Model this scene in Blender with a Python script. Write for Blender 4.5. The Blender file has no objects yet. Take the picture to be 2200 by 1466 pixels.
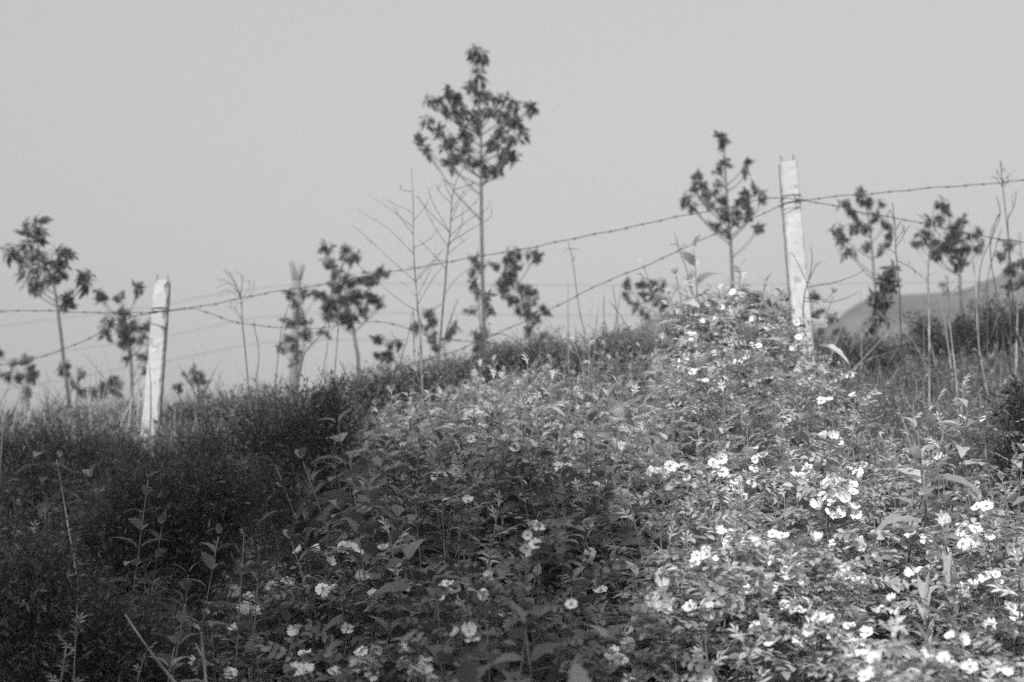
import bpy, math, random
import numpy as np
from mathutils import Vector

rad = math.radians
SC = bpy.context.scene
COL = SC.collection
RNG = np.random.default_rng(7)
random.seed(7)

# ------------------------------------------------------------------ camera
PITCH = rad(17.0)
CAM = np.array([0.0, 0.0, 1.6])
FPX = 2200 * 50.0 / 36.0
cam_data = bpy.data.cameras.new('camera')
cam = bpy.data.objects.new('camera', cam_data)
COL.objects.link(cam)
cam.location = CAM
cam.rotation_euler = (rad(90) + PITCH, 0, 0)
cam_data.lens = 50.0
cam_data.sensor_width = 36.0
cam_data.clip_start = 0.05
cam_data.clip_end = 3000.0
cam_data.dof.use_dof = True
cam_data.dof.focus_distance = 4.7
cam_data.dof.aperture_fstop = 2.9
SC.camera = cam

# ------------------------------------------------------------------ light
SUN_EL, SUN_AZ = rad(33.0), rad(16.0)          # azimuth: degrees to the left of straight behind the camera
SUN = np.array([-math.sin(SUN_AZ) * math.cos(SUN_EL), -math.cos(SUN_AZ) * math.cos(SUN_EL), math.sin(SUN_EL)])
world = bpy.data.worlds.new('World')
SC.world = world
world.use_nodes = True
nt = world.node_tree
nt.nodes.clear()
w_out = nt.nodes.new('ShaderNodeOutputWorld')
w_bg = nt.nodes.new('ShaderNodeBackground')
w_sky = nt.nodes.new('ShaderNodeTexSky')
w_sky.sky_type = 'NISHITA'
w_sky.sun_disc = False
w_sky.sun_elevation = SUN_EL
w_sky.sun_rotation = math.atan2(SUN[0], SUN[1])
w_sky.air_density = 6.0
w_sky.dust_density = 0.5
w_sky.ozone_density = 1.0
w_bw = nt.nodes.new('ShaderNodeRGBToBW')        # the photograph is black and white
nt.links.new(w_sky.outputs[0], w_bw.inputs[0])
nt.links.new(w_bw.outputs[0], w_bg.inputs[0])
w_bg.inputs[1].default_value = 0.097
nt.links.new(w_bg.outputs[0], w_out.inputs[0])

sun_data = bpy.data.lights.new('sun', 'SUN')
sun_data.energy = 4.9
sun_data.angle = rad(1.5)
sun_data.color = (1.0, 1.0, 1.0)
sun = bpy.data.objects.new('sun', sun_data)
COL.objects.link(sun)
sun.rotation_euler = Vector(SUN).to_track_quat('Z', 'Y').to_euler()
sun.location = (-6, -20, 12)

vs = SC.view_settings
vs.view_transform = 'Standard'
vs.look = 'None'
vs.exposure = 0.85
vs.gamma = 1.0
vs.use_curve_mapping = False
SC.cycles.max_bounces = 6
SC.cycles.diffuse_bounces = 3
SC.cycles.transparent_max_bounces = 8
SC.cycles.volume_bounces = 0
SC.cycles.sample_clamp_indirect = 2.0
SC.cycles.sample_clamp_direct = 12.0
SC.cycles.use_denoising = False              # leaves a fine grain, as on the film

# ------------------------------------------------------------------ picture <-> place
CP, SP = math.cos(PITCH), math.sin(PITCH)


def at(px, py, Y):
    """the point at distance Y in front of the camera that the photograph shows at pixel px, py"""
    u, v = (px - 1100.0) / FPX, (733.0 - py) / FPX
    d = np.array([u, CP - v * SP, SP + v * CP])
    return CAM + d * (Y / d[1])


def project(P):
    P = np.atleast_2d(P) - CAM
    dep = P[:, 1] * CP + P[:, 2] * SP
    up = -P[:, 1] * SP + P[:, 2] * CP
    return 1100 + FPX * P[:, 0] / dep, 733 - FPX * up / dep


def sstep(a, b, x):
    t = np.clip((np.asarray(x, float) - a) / (b - a), 0, 1)
    return t * t * (3 - 2 * t)


def ground(x, y):
    x = np.asarray(x, float)
    y = np.asarray(y, float)
    z = np.interp(y, [-40, 1.2, 2.4, 3.2, 8.5, 20.0, 26.0, 34.0, 60.0, 110.0, 400.0],
                  [0.0, 0.0, 0.72, 1.08, 3.22, 6.2, 7.5, 6.6, 2.0, -3.0, -3.0])
    near = sstep(1.0, 3.0, y) * (1 - sstep(30, 60, y))
    z = z + near * sstep(3.0, 8.0, y) * (0.42 * sstep(-1.3, 0.9, x) * (1 + 0.03 * (y - 8).clip(0, 18)))
    hollow = sstep(-0.1, -0.75, x + 0.115 * (y - 3.4)) * sstep(1.8, 3.4, y) * (1 - sstep(6.6, 8.6, y))
    z = z - 0.42 * hollow
    z = z + near * (0.05 * np.sin(2.1 * x + 0.7 * y) + 0.04 * np.sin(3.3 * y - 1.2 * x + 1.0))
    return z


def thick(x, y):
    """height of the plant cover over the ground"""
    x = np.asarray(x, float)
    y = np.asarray(y, float)
    h = 0.62 - 0.22 * sstep(7.2, 8.8, y)
    mound = np.exp(-(((x - 1.20) / 0.34) ** 2 + ((y - 8.0) / 0.5) ** 2))
    h = h + 0.55 * mound
    rmound = np.exp(-(((x - 2.0) / 0.36) ** 2 + ((y - 6.1) / 0.7) ** 2))
    h = h + 0.34 * rmound
    h = h + (0.09 * np.sin(7.3 * x + 2.1 * y + 0.6) + 0.08 * np.sin(9.1 * y - 4.2 * x + 1.9) + 0.05 * np.sin(14 * x + 11 * y)) * (1 - sstep(7.6, 8.6, y))
    return h


def hit(px, py, lift=0.0, y0=2.2):
    """where the line of sight through a pixel meets the top of the plant cover"""
    for Y in np.arange(y0, 9.6, 0.02):
        P = at(px, py, Y)
        if P[2] <= ground(P[0], P[1]) + thick(P[0], P[1]) + lift:
            return P
    return at(px, py, 8.8)


# ------------------------------------------------------------------ mesh helpers
def unit(v):
    v = np.asarray(v, float)
    return v / max(np.linalg.norm(v), 1e-9)


def frame(d, up=(0, 0, 1), roll=0.0):
    """columns: x along d, z near up"""
    x = unit(d)
    up = np.asarray(up, float)
    if abs(np.dot(x, unit(up))) > 0.98:
        up = np.array([0.3, 1.0, 0.1])
    y = unit(np.cross(up, x))
    z = np.cross(x, y)
    c, s = math.cos(roll), math.sin(roll)
    return np.stack([x, c * y + s * z, -s * y + c * z], 1)


def rotz(a):
    c, s = math.cos(a), math.sin(a)
    return np.array([[c, -s, 0], [s, c, 0], [0, 0, 1.0]])


class T:
    """a bag of vertices and faces (numpy), for templates and for whole meshes"""

    def __init__(self):
        self.v, self.l, self.s, self.m, self.n = [], [], [], [], 0

    def add(self, V, faces, mat=0):
        V = np.asarray(V, float)
        L = np.concatenate([np.asarray(f, np.int64) for f in faces]) + self.n
        S = np.array([len(f) for f in faces], np.int64)
        self._raw(V, L, S, np.full(len(S), mat, np.int64))

    def _raw(self, V, L, S, M):
        self.v.append(V)
        self.l.append(L)
        self.s.append(S)
        self.m.append(M)
        self.n += len(V)

    def pack(self):
        if len(self.v) > 1:
            self.v = [np.concatenate(self.v)]
            self.l = [np.concatenate(self.l)]
            self.s = [np.concatenate(self.s)]
            self.m = [np.concatenate(self.m)]
        return self.v[0], self.l[0], self.s[0], self.m[0]

    def put(self, t, R=None, p=(0, 0, 0), sc=1.0):
        V, L, S, M = t.pack()
        if R is not None:
            V = (V * sc) @ np.asarray(R).T + np.asarray(p)
        else:
            V = V * sc + np.asarray(p)
        self._raw(V, L + self.n, S, M)

    def scatter(self, t, R, p):
        """many copies at once: R (n,3,3) with the scale in it, p (n,3)"""
        V, L, S, M = t.pack()
        R, p = np.asarray(R), np.asarray(p)
        n = len(p)
        if n == 0:
            return
        W = np.einsum('nij,kj->nki', R, V) + p[:, None, :]
        off = (np.arange(n) * len(V))[:, None]
        self._raw(W.reshape(-1, 3), (L[None] + off).ravel() + self.n, np.tile(S, n), np.tile(M, n))

    def mesh(self, name, mats, smooth=True):
        V, L, S, M = self.pack()
        me = bpy.data.meshes.new(name)
        me.vertices.add(len(V))
        me.vertices.foreach_set('co', V.astype(np.float32).ravel())
        me.loops.add(len(L))
        me.loops.foreach_set('vertex_index', L.astype(np.int32))
        me.polygons.add(len(S))
        me.polygons.foreach_set('loop_start', np.concatenate([[0], np.cumsum(S)[:-1]]).astype(np.int32))
        me.polygons.foreach_set('use_smooth', np.full(len(S), bool(smooth)))
        for m in (mats if isinstance(mats, (list, tuple)) else [mats]):
            me.materials.append(m)
        me.polygons.foreach_set('material_index', M.astype(np.int32))
        me.update(calc_edges=True)
        me.validate()
        return me

    def build(self, name, mats, parent=None, smooth=True):
        V = self.pack()[0]
        if parent is not None:
            self.v = [V - np.array(parent.location)]
        o = bpy.data.objects.new(name, self.mesh(name, mats, smooth))
        COL.objects.link(o)
        if parent is not None:
            o.parent = parent
        return o


def thing(name, label, cat, loc, group=None):
    o = bpy.data.objects.new(name, None)
    o.empty_display_size = 0.1
    COL.objects.link(o)
    o.location = tuple(float(c) for c in loc)
    return tag(o, label, cat, group)


def tag(o, label=None, cat=None, group=None, kind=None):
    if label:
        o['label'] = label
    if cat:
        o['category'] = cat
    if group:
        o['group'] = group
    if kind:
        o['kind'] = kind
    return o


def spline(P, k=4):
    """Catmull-Rom through the points"""
    P = np.asarray(P, float)
    if len(P) < 3:
        t = np.linspace(0, 1, k + 1)[:, None]
        return P[0] * (1 - t) + P[-1] * t
    Q = np.concatenate([[2 * P[0] - P[1]], P, [2 * P[-1] - P[-2]]])
    out = []
    for i in range(len(P) - 1):
        a, b, c, d = Q[i:i + 4]
        for t in np.arange(k) / k:
            out.append(0.5 * (2 * b + (c - a) * t + (2 * a - 5 * b + 4 * c - d) * t * t + (3 * b - a - 3 * c + d) * t ** 3))
    out.append(P[-1])
    return np.array(out)


def tube(t, P, r0, r1, n=5, mat=0, wob=0.0):
    P = np.asarray(P, float)
    m = len(P)
    r = np.linspace(r0, r1, m)
    if wob:
        r = r * (1 + wob * RNG.normal(size=m))
    tan = np.gradient(P, axis=0)
    ref = np.array([0.31, 0.87, 0.2])
    V = []
    a = np.arange(n) * 2 * math.pi / n
    for i in range(m):
        x = unit(tan[i])
        y = unit(np.cross(ref, x) if abs(np.dot(ref, x)) < 0.97 else np.cross([1, 0, 0], x))
        z = np.cross(x, y)
        V.append(P[i] + r[i] * (np.cos(a)[:, None] * y + np.sin(a)[:, None] * z))
    V = np.concatenate(V)
    F = []
    for i in range(m - 1):
        for j in range(n):
            k = (j + 1) % n
            F.append((i * n + j, i * n + k, (i + 1) * n + k, (i + 1) * n + j))
    F.append(tuple(range(n))[::-1])
    F.append(tuple((m - 1) * n + j for j in range(n)))
    t.add(V, F, mat)


def leaf(L, W, droop=0.25, fold=0.25, nseg=4, serr=0.0, widest=0.4, mat=0, side=0.0, base=0.12):
    """a leaf along +x, face up +z, folded along the midrib, drooping to the tip"""
    t = T()
    xs = np.linspace(0, 1, nseg + 1)
    V, F = [], []
    for i, x in enumerate(xs):
        if x < widest:
            w = math.sin(0.5 * math.pi * x / widest) ** 0.8 * (1 - base) + base
        else:
            w = math.cos(0.5 * math.pi * (x - widest) / (1 - widest)) ** 0.85
        if 0 < i < nseg:
            w *= 1 + serr * (1 if i % 2 else -1)
        w = max(w, 0.02) * W * 0.5
        z = -droop * L * x * x
        cx, cy = L * x * (1 - 0.25 * droop * x), side * L * x * x
        V += [(cx, cy - w, z + fold * w), (cx, cy, z), (cx, cy + w, z + fold * w)]
    for i in range(nseg):
        a, b = 3 * i, 3 * i + 3
        F += [(a, b, b + 1, a + 1), (a + 1, b + 1, b + 2, a + 2)]
    t.add(V, F, mat)
    return t


# ------------------------------------------------------------------ materials (all grey: the photograph has no colour)
def _principled(name):
    m = bpy.data.materials.new(name)
    m.use_nodes = True
    n = m.node_tree
    return m, n, n.nodes['Principled BSDF'], n.nodes['Material Output']


def grey(n, sock_in, sock_out):
    c = n.nodes.new('ShaderNodeCombineColor')
    for i in range(3):
        n.links.new(sock_out, c.inputs[i])
    n.links.new(c.outputs[0], sock_in)
    return c


def leaf_mat(name, v, var=0.35, transl=0.3, rough=0.45, spec=0.35):
    m, n, p, out = _principled(name)
    g = n.nodes.new('ShaderNodeNewGeometry')
    mr = n.nodes.new('ShaderNodeMapRange')
    n.links.new(g.outputs['Random Per Island'], mr.inputs[0])
    mr.inputs[3].default_value = v * (1 - var)
    mr.inputs[4].default_value = v * (1 + var)
    c = grey(n, p.inputs['Base Color'], mr.outputs[0])
    p.inputs['Roughness'].default_value = rough
    p.inputs['Specular IOR Level'].default_value = spec
    tr = n.nodes.new('ShaderNodeBsdfTranslucent')
    n.links.new(c.outputs[0], tr.inputs[0])
    mx = n.nodes.new('ShaderNodeMixShader')
    mx.inputs[0].default_value = transl
    n.links.new(p.outputs[0], mx.inputs[1])
    n.links.new(tr.outputs[0], mx.inputs[2])
    n.links.new(mx.outputs[0], out.inputs[0])
    return m


def noise_mat(name, lo, hi, scale, rough=0.85, detail=6, pos=(0.35, 0.65), bump=0.0, spec=0.2, spots=None, zstretch=1.0):
    m, n, p, out = _principled(name)
    tc = n.nodes.new('ShaderNodeTexCoord')
    mp = n.nodes.new('ShaderNodeMapping')
    mp.inputs['Scale'].default_value = (1, 1, zstretch)
    n.links.new(tc.outputs['Object'], mp.inputs[0])
    t = n.nodes.new('ShaderNodeTexNoise')
    t.inputs['Scale'].default_value = scale
    t.inputs['Detail'].default_value = detail
    n.links.new(mp.outputs[0], t.inputs['Vector'])
    mr = n.nodes.new('ShaderNodeMapRange')
    n.links.new(t.outputs[0], mr.inputs[0])
    mr.inputs[1].default_value, mr.inputs[2].default_value = pos
    mr.inputs[3].default_value, mr.inputs[4].default_value = lo, hi
    val = mr.outputs[0]
    if spots:
        t2 = n.nodes.new('ShaderNodeTexNoise')
        t2.inputs['Scale'].default_value = spots[0]
        t2.inputs['Detail'].default_value = 5
        n.links.new(tc.outputs['Object'], t2.inputs['Vector'])
        r2 = n.nodes.new('ShaderNodeMapRange')
        n.links.new(t2.outputs[0], r2.inputs[0])
        r2.inputs[1].default_value, r2.inputs[2].default_value = spots[1], spots[1] + 0.05
        r2.inputs[3].default_value, r2.inputs[4].default_value = 1.0, spots[2]
        mu = n.nodes.new('ShaderNodeMath')
        mu.operation = 'MULTIPLY'
        n.links.new(val, mu.inputs[0])
        n.links.new(r2.outputs[0], mu.inputs[1])
        val = mu.outputs[0]
    grey(n, p.inputs['Base Color'], val)
    p.inputs['Roughness'].default_value = rough
    p.inputs['Specular IOR Level'].default_value = spec
    if bump:
        b = n.nodes.new('ShaderNodeBump')
        b.inputs['Strength'].default_value = bump
        b.inputs['Distance'].default_value = 0.01
        n.links.new(t.outputs[0], b.inputs['Height'])
        n.links.new(b.outputs[0], p.inputs['Normal'])
    return m


M_SOIL = noise_mat('soil', 0.03, 0.07, 6, bump=0.4)
M_HILL = noise_mat('hill_cover', 0.05, 0.12, 0.11, detail=8)
M_CONC = noise_mat('old_concrete', 0.30, 0.37, 5, bump=0.5, spots=(13, 0.60, 0.72))
M_STEEL = noise_mat('rusty_steel', 0.05, 0.10, 80, rough=0.7)
M_WIRE = noise_mat('weathered_wire', 0.05, 0.10, 120, rough=0.6, spec=0.3)
M_BARK = noise_mat('young_bark', 0.05, 0.10, 25)
M_DRYPALE = noise_mat('pale_dry_stem', 0.08, 0.34, 14, zstretch=0.5)
M_DRY = noise_mat('dry_stem', 0.035, 0.10, 20)
M_DARKSTEM = noise_mat('dark_stem', 0.02, 0.05, 20)
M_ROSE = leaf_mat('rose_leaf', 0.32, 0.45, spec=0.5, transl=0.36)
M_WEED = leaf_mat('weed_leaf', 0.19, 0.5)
M_ROSE_SHADED = leaf_mat('shaded_rose_leaf', 0.13, 0.45, spec=0.5)  # darker copy of the rose leaf: shade put into the colour
M_DEEP = leaf_mat('deep_dark_leaf', 0.026, 0.5)
M_BRUSH = leaf_mat('broom_leaf', 0.095, 0.5)
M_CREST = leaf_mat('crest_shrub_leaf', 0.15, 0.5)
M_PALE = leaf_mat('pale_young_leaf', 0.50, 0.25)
M_DRYMID = noise_mat('grey_dry_stem', 0.05, 0.20, 14, zstretch=0.5)
M_FORB = leaf_mat('shaded_forb_leaf', 0.135, 0.40, spec=0.5)  # toothed forb darkened, the shade of the middle bank put into its colour
M_MUG = leaf_mat('sunlit_pale_forb_leaf', 0.46, 0.3, spec=0.5, transl=0.42)  # pale forb, raised further: part of the sunlight sits in the colour
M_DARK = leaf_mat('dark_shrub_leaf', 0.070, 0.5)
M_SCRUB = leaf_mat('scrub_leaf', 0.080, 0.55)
M_GRASS = leaf_mat('grass_blade', 0.25, 0.5, rough=0.5)
M_TREE = leaf_mat('sapling_leaf', 0.105, 0.3, transl=0.35)
M_GREYPOST = noise_mat('far_grey_concrete', 0.13, 0.18, 8)
M_CANE = noise_mat('green_cane', 0.10, 0.16, 20)


def petal_mat():
    m, n, p, out = _principled('white_petal')
    p.inputs['Base Color'].default_value = (0.78, 0.78, 0.78, 1)
    p.inputs['Roughness'].default_value = 0.55
    p.inputs['Specular IOR Level'].default_value = 0.2
    tr = n.nodes.new('ShaderNodeBsdfTranslucent')
    tr.inputs[0].default_value = (0.7, 0.7, 0.7, 1)
    mx = n.nodes.new('ShaderNodeMixShader')
    mx.inputs[0].default_value = 0.3
    n.links.new(p.outputs[0], mx.inputs[1])
    n.links.new(tr.outputs[0], mx.inputs[2])
    n.links.new(mx.outputs[0], out.inputs[0])
    return m


M_PETAL = petal_mat()
M_STAMEN = noise_mat('stamens', 0.16, 0.30, 400)

# ------------------------------------------------------------------ the ground and the hills
def grid_mesh(xs, ys, zf):
    X, Y = np.meshgrid(xs, ys)
    V = np.stack([X, Y, zf(X, Y)], -1).reshape(-1, 3)
    nx = len(xs)
    F = []
    for j in range(len(ys) - 1):
        for i in range(nx - 1):
            a = j * nx + i
            F.append((a, a + 1, a + nx + 1, a + nx))
    t = T()
    t.add(V, F)
    return t


gx = np.concatenate([np.linspace(-260, -14, 24), np.linspace(-12, -4.2, 14), np.linspace(-4, 4, 54), np.linspace(4.2, 12, 14), np.linspace(14, 260, 24)])
gy = np.concatenate([np.linspace(-60, -2, 14), np.linspace(-1, 0.8, 5), np.linspace(1, 10, 62), np.linspace(10.5, 36, 28), np.linspace(40, 300, 28)])
g = grid_mesh(gx, gy, ground).build('ground', M_SOIL)
tag(g, kind='structure')


def hill(pts, Y, depth, name):
    """a far ridge whose crest is pts (pixels) at distance Y, falling away both sides"""
    P = spline([at(a, b, Y) for a, b in pts], 6)
    prof = np.array([(-1.0, 0.0), (-0.75, 0.14), (-0.5, 0.42), (-0.25, 0.78), (-0.1, 0.95), (0, 1.0), (0.15, 0.95), (0.5, 0.6), (1.0, 0.0)])
    V, F = [], []
    k = len(prof)
    for i, p in enumerate(P):
        base = -4.0
        for a, b in prof:
            n1 = 0.6 * math.sin(p[0] * 0.21 + a * 9) + 0.4 * math.sin(p[0] * 0.53 + a * 23)
            V.append((p[0] + 2 * n1, p[1] + a * depth + 2.0 * n1, base + (p[2] - base) * b + (0.5 * n1 if 0 < b < 1 else 0)))
    for i in range(len(P) - 1):
        for j in range(k - 1):
            a = i * k + j
            F.append((a, a + 1, a + k + 1, a + k))
    t = T()
    t.add(V, F)
    # a rough skin of scrub on the crest so that it does not read as a clean line
    bl = T()
    bl.add([(-1, 0, -0.6), (1, 0, -0.6), (0.7, 0.2, 0.5), (0, 0, 0.9), (-0.7, -0.2, 0.45), (0, -0.9, 0.1), (0, 0.9, 0.1)],
           [(0, 1, 2), (0, 2, 3), (0, 3, 4), (0, 5, 3), (1, 5, 3), (0, 6, 3), (1, 6, 3)])
    n = 260
    ii = RNG.integers(0, len(P) - 1, n)
    f = RNG.random(n)
    C = P[ii] * (1 - f)[:, None] + P[ii + 1] * f[:, None]
    a = RNG.uniform(-0.5, 0.1, n)
    C[:, 1] += a * depth
    C[:, 2] = -4 + (C[:, 2] + 4) * np.interp(a, prof[:, 0], prof[:, 1])
    s = RNG.uniform(0.15, 0.45, n)
    R = np.array([rotz(q) for q in RNG.random(n) * 6.28]) * s[:, None, None]
    t.scatter(bl, R, C)
    o = t.build(name, M_HILL)
    tag(o, kind='structure')


hill([(900, 2000), (1120, 900), (1270, 737), (1340, 705), (1440, 687), (1560, 680), (1700, 700), (1900, 720), (2100, 760)], 170, 30, 'far_hill')
hill([(1400, 2200), (1560, 950), (1660, 790), (1740, 725), (1790, 692), (1830, 664), (1870, 646), (1930, 629), (2010, 612), (2080, 602), (2200, 594), (2400, 575), (2700, 560), (3100, 600)], 120, 28, 'hill')

# ------------------------------------------------------------------ concrete posts
def post(label, top, bot, Y, w, yaw, rebars, ties=()):
    a, b = at(top[0], top[1], Y), at(bot[0], bot[1], Y)
    b = b + (b - a) * 0.35
    base = np.array([b[0], b[1], float(ground(b[0], b[1])) - 0.3])
    root = thing('concrete_post', label, 'fence post', base, 'square concrete posts of the wire fence')
    t = T()
    ax = a - base
    n = 60
    V, F = [], []
    chip = np.zeros((n + 1, 4))
    for _ in range(26):
        i0, k0 = RNG.integers(0, n + 1), RNG.integers(0, 4)
        if _ < 8:
            i0 = n - RNG.integers(0, 4)
        wdt = RNG.uniform(0.6, 2.2)
        chip[:, k0] += RNG.uniform(0.003, 0.012) * np.exp(-((np.arange(n + 1) - i0) / wdt) ** 2)
    c0 = 0.009
    for i in range(n + 1):
        f = i / n
        h = w * 0.5 * (1.10 - 0.16 * f)
        a0, a1, a2, a3 = (c0 + chip[i])
        prof = [(-h + a0, -h), (h - a1, -h), (h, -h + a1), (h, h - a2), (h - a2, h), (-h + a3, h), (-h, h - a3), (-h, -h + a0)]
        for (x, y) in prof:
            j = 0.0016
            p = rotz(yaw) @ np.array([x + RNG.uniform(-j, j), y + RNG.uniform(-j, j), 0])
            q = base + ax * f + p
            if i == n:
                q[2] += RNG.uniform(-0.022, 0.008)
            V.append(q)
    for i in range(n):
        for j in range(8):
            k = (j + 1) % 8
            F.append((i * 8 + j, i * 8 + k, i * 8 + 8 + k, i * 8 + 8 + j))
    q = base + ax * 1.0 + np.array([0, 0, -0.012])
    V.append(q)
    for j in range(8):
        F.append((n * 8 + j, n * 8 + (j + 1) % 8, len(V) - 1))
    t.add(V, F)
    t.build('post_body', M_CONC, root, smooth=False)
    for ty in ties:
        f = (at(top[0], ty, Y)[2] - base[2]) / ax[2]
        h = w * 0.5 * (1.10 - 0.16 * f) + 0.003
        tt = T()
        for q in range(2):
            L = [base + ax * f + rotz(yaw) @ np.array([sx * h, sy * h, 0.006 * q + dz]) for sx, sy, dz in
                 ((0.2, -1, 0), (0.98, -1, 0.002), (1, -0.98, 0.003), (1, 1, 0.012), (-1, 1, 0.006), (-1, -0.98, -0.006), (-0.98, -1, -0.006), (0.25, -1.03, 0.004))]
            tube(tt, L, 0.0016, 0.0016, 4)
        p0 = base + ax * f + rotz(yaw) @ np.array([0.22 * h, -1.05 * h, 0.004])
        tube(tt, [p0, p0 + [0.008, -0.008, -0.012], p0 + [0.004, -0.014, -0.03]], 0.0026, 0.0014, 4)
        tt.build('wire_tie', M_WIRE, root)
    for (dx, dy, hh) in rebars:
        rb = T()
        p0 = a + rotz(yaw) @ np.array([dx * w, dy * w, 0])
        tube(rb, [p0 - ax * 0.03, p0 + [0, 0, hh * 0.5], p0 + [dx * 0.02 - 0.004, 0, hh]], 0.0045, 0.003, 6)
        rb.build('reinforcing_bar', M_STEEL, root)
    return root, base, a


post_l, base_l, top_l = post('white concrete fence post with shrubs round its foot, leaning beside a low bushy sapling', (350, 604), (322, 955), 9.2, 0.104, rad(3), [(-0.3, -0.3, 0.04), (0.33, -0.1, 0.042)], (668,))
post_r, base_r, top_r = post('pale concrete fence post rising behind the mound of white roses', (1692, 350), (1728, 765), 8.6, 0.118, rad(-3), [(-0.36, -0.3, 0.035), (0.30, -0.2, 0.05)], (428, 443))

# ------------------------------------------------------------------ barbed wire
def wire(name, label, pts, r=0.0017, barbs=True, gap=0.115, sag=0.0):
    P = spline([at(a, b, Y) for a, b, Y in pts], 14)
    seg = np.linalg.norm(np.diff(P, axis=0), axis=1)
    s = np.concatenate([[0], np.cumsum(seg)])
    m = int(s[-1] / 0.012)
    u = np.linspace(0, s[-1], m)
    Q = np.stack([np.interp(u, s, P[:, i]) for i in range(3)], 1)
    Q[:, 2] += 0.003 * np.sin(u * 9.1) + 0.002 * np.sin(u * 23)
    t = T()
    y, z = np.array([0, 1.0, 0]), np.array([0, 0, 1.0])
    for ph in (0, math.pi):
        off = 0.0024 * (np.cos(u * 150 + ph)[:, None] * y + np.sin(u * 150 + ph)[:, None] * z)
        tube(t, Q + off, r, r, 4)
    if barbs:
        k = 0.05
        while k < s[-1] - 0.03:
            i = min(int(k / s[-1] * (m - 1)), m - 2)
            p, d = Q[i], unit(Q[i + 1] - Q[i])
            for q in range(4):
                a = RNG.uniform(0, 6.28)
                dirn = unit(math.cos(a) * y + math.sin(a) * z + d * RNG.uniform(-0.6, 0.6))
                tube(t, [p + d * 0.004 * q - 0.004 * dirn, p + d * 0.004 * q + dirn * RNG.uniform(0.012, 0.019)], 0.0014, 0.0008, 3)
            # the wraps of the barb round the strands
            tube(t, [p - d * 0.004, p + d * 0.016], 0.0048, 0.0048, 6)
            k += gap * RNG.uniform(0.88, 1.15)
    o = t.build(name, M_WIRE)
    return tag(o, label, 'barbed wire', 'strands of barbed wire on the fence')


wire('barbed_wire', 'upper barbed wire strand climbing from the white post to the pale post',
     [(318, 671, 9.06), (352, 669, 9.02), (410, 662, 9.10), (550, 635, 9.05), (700, 610, 9.0), (850, 583, 8.95), (1010, 555, 8.9), (1200, 520, 8.8), (1400, 478, 8.65), (1550, 448, 8.55), (1640, 428, 8.50), (1690, 427, 8.48), (1722, 431, 8.5)])
wire('barbed_wire', 'level barbed wire strand crossing the slender left sapling to the white post',
     [(-700, 640, 9.9), (-160, 667, 9.5), (0, 668, 9.4), (120, 669, 9.3), (240, 672, 9.2), (330, 671, 9.05), (356, 668, 9.03)])
wire('barbed_wire', 'sagging lower barbed wire strand left of the white post, low over the grass',
     [(-700, 815, 9.9), (-160, 800, 9.5), (0, 783, 9.4), (80, 770, 9.35), (150, 745, 9.3), (220, 713, 9.25), (265, 690, 9.2), (300, 678, 9.1), (340, 671, 9.05)])
wire('barbed_wire', 'slack barbed wire strand drooping from the white post past the bare twigs',
     [(352, 671, 9.02), (410, 663, 9.08), (450, 674, 9.12), (500, 690, 9.2), (560, 700, 9.2), (640, 707, 9.2), (700, 703, 9.2), (760, 694, 9.2), (830, 694, 9.2), (880, 708, 9.2), (940, 725, 9.2), (1000, 733, 9.15), (1060, 740, 9.1), (1120, 747, 9.1), (1200, 766, 9.0)], r=0.0014)
wire('barbed_wire', 'lower barbed wire strand rising out of the grass to the pale post',
     [(840, 800, 9.2), (880, 785, 9.15), (960, 760, 9.1), (1000, 745, 9.05), (1060, 720, 9.0), (1120, 695, 8.95), (1200, 655, 8.9), (1300, 607, 8.8), (1400, 565, 8.7), (1500, 520, 8.6), (1600, 475, 8.53), (1680, 442, 8.49), (1722, 430, 8.5)])
wire('barbed_wire', 'upper barbed wire strand running on from the pale post out of view',
     [(1706, 428, 8.48), (1735, 431, 8.5), (1800, 422, 8.5), (2000, 405, 8.4), (2200, 388, 8.3), (2500, 366, 8.2), (3000, 335, 8.0)])
wire('barbed_wire', 'lower barbed wire strand sloping down from the pale post behind bare stems',
     [(1700, 427, 8.47), (1722, 432, 8.5), (1780, 440, 8.5), (1850, 455, 8.5), (1930, 470, 8.5), (2050, 495, 8.45), (2130, 510, 8.4), (2200, 522, 8.4), (2450, 555, 8.3), (2800, 540, 8.1), (3000, 520, 8.0)])
o = T()
tube(o, spline([at(a, b, 9.1) for a, b in [(1035, 728), (1060, 720), (1080, 718), (1105, 730), (1125, 748), (1140, 770)]], 6), 0.0035, 0.003, 5)
tag(o.build('wire_loop', M_WIRE), 'short curved loop of loose wire beside the tall sapling trunk', 'wire')

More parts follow.
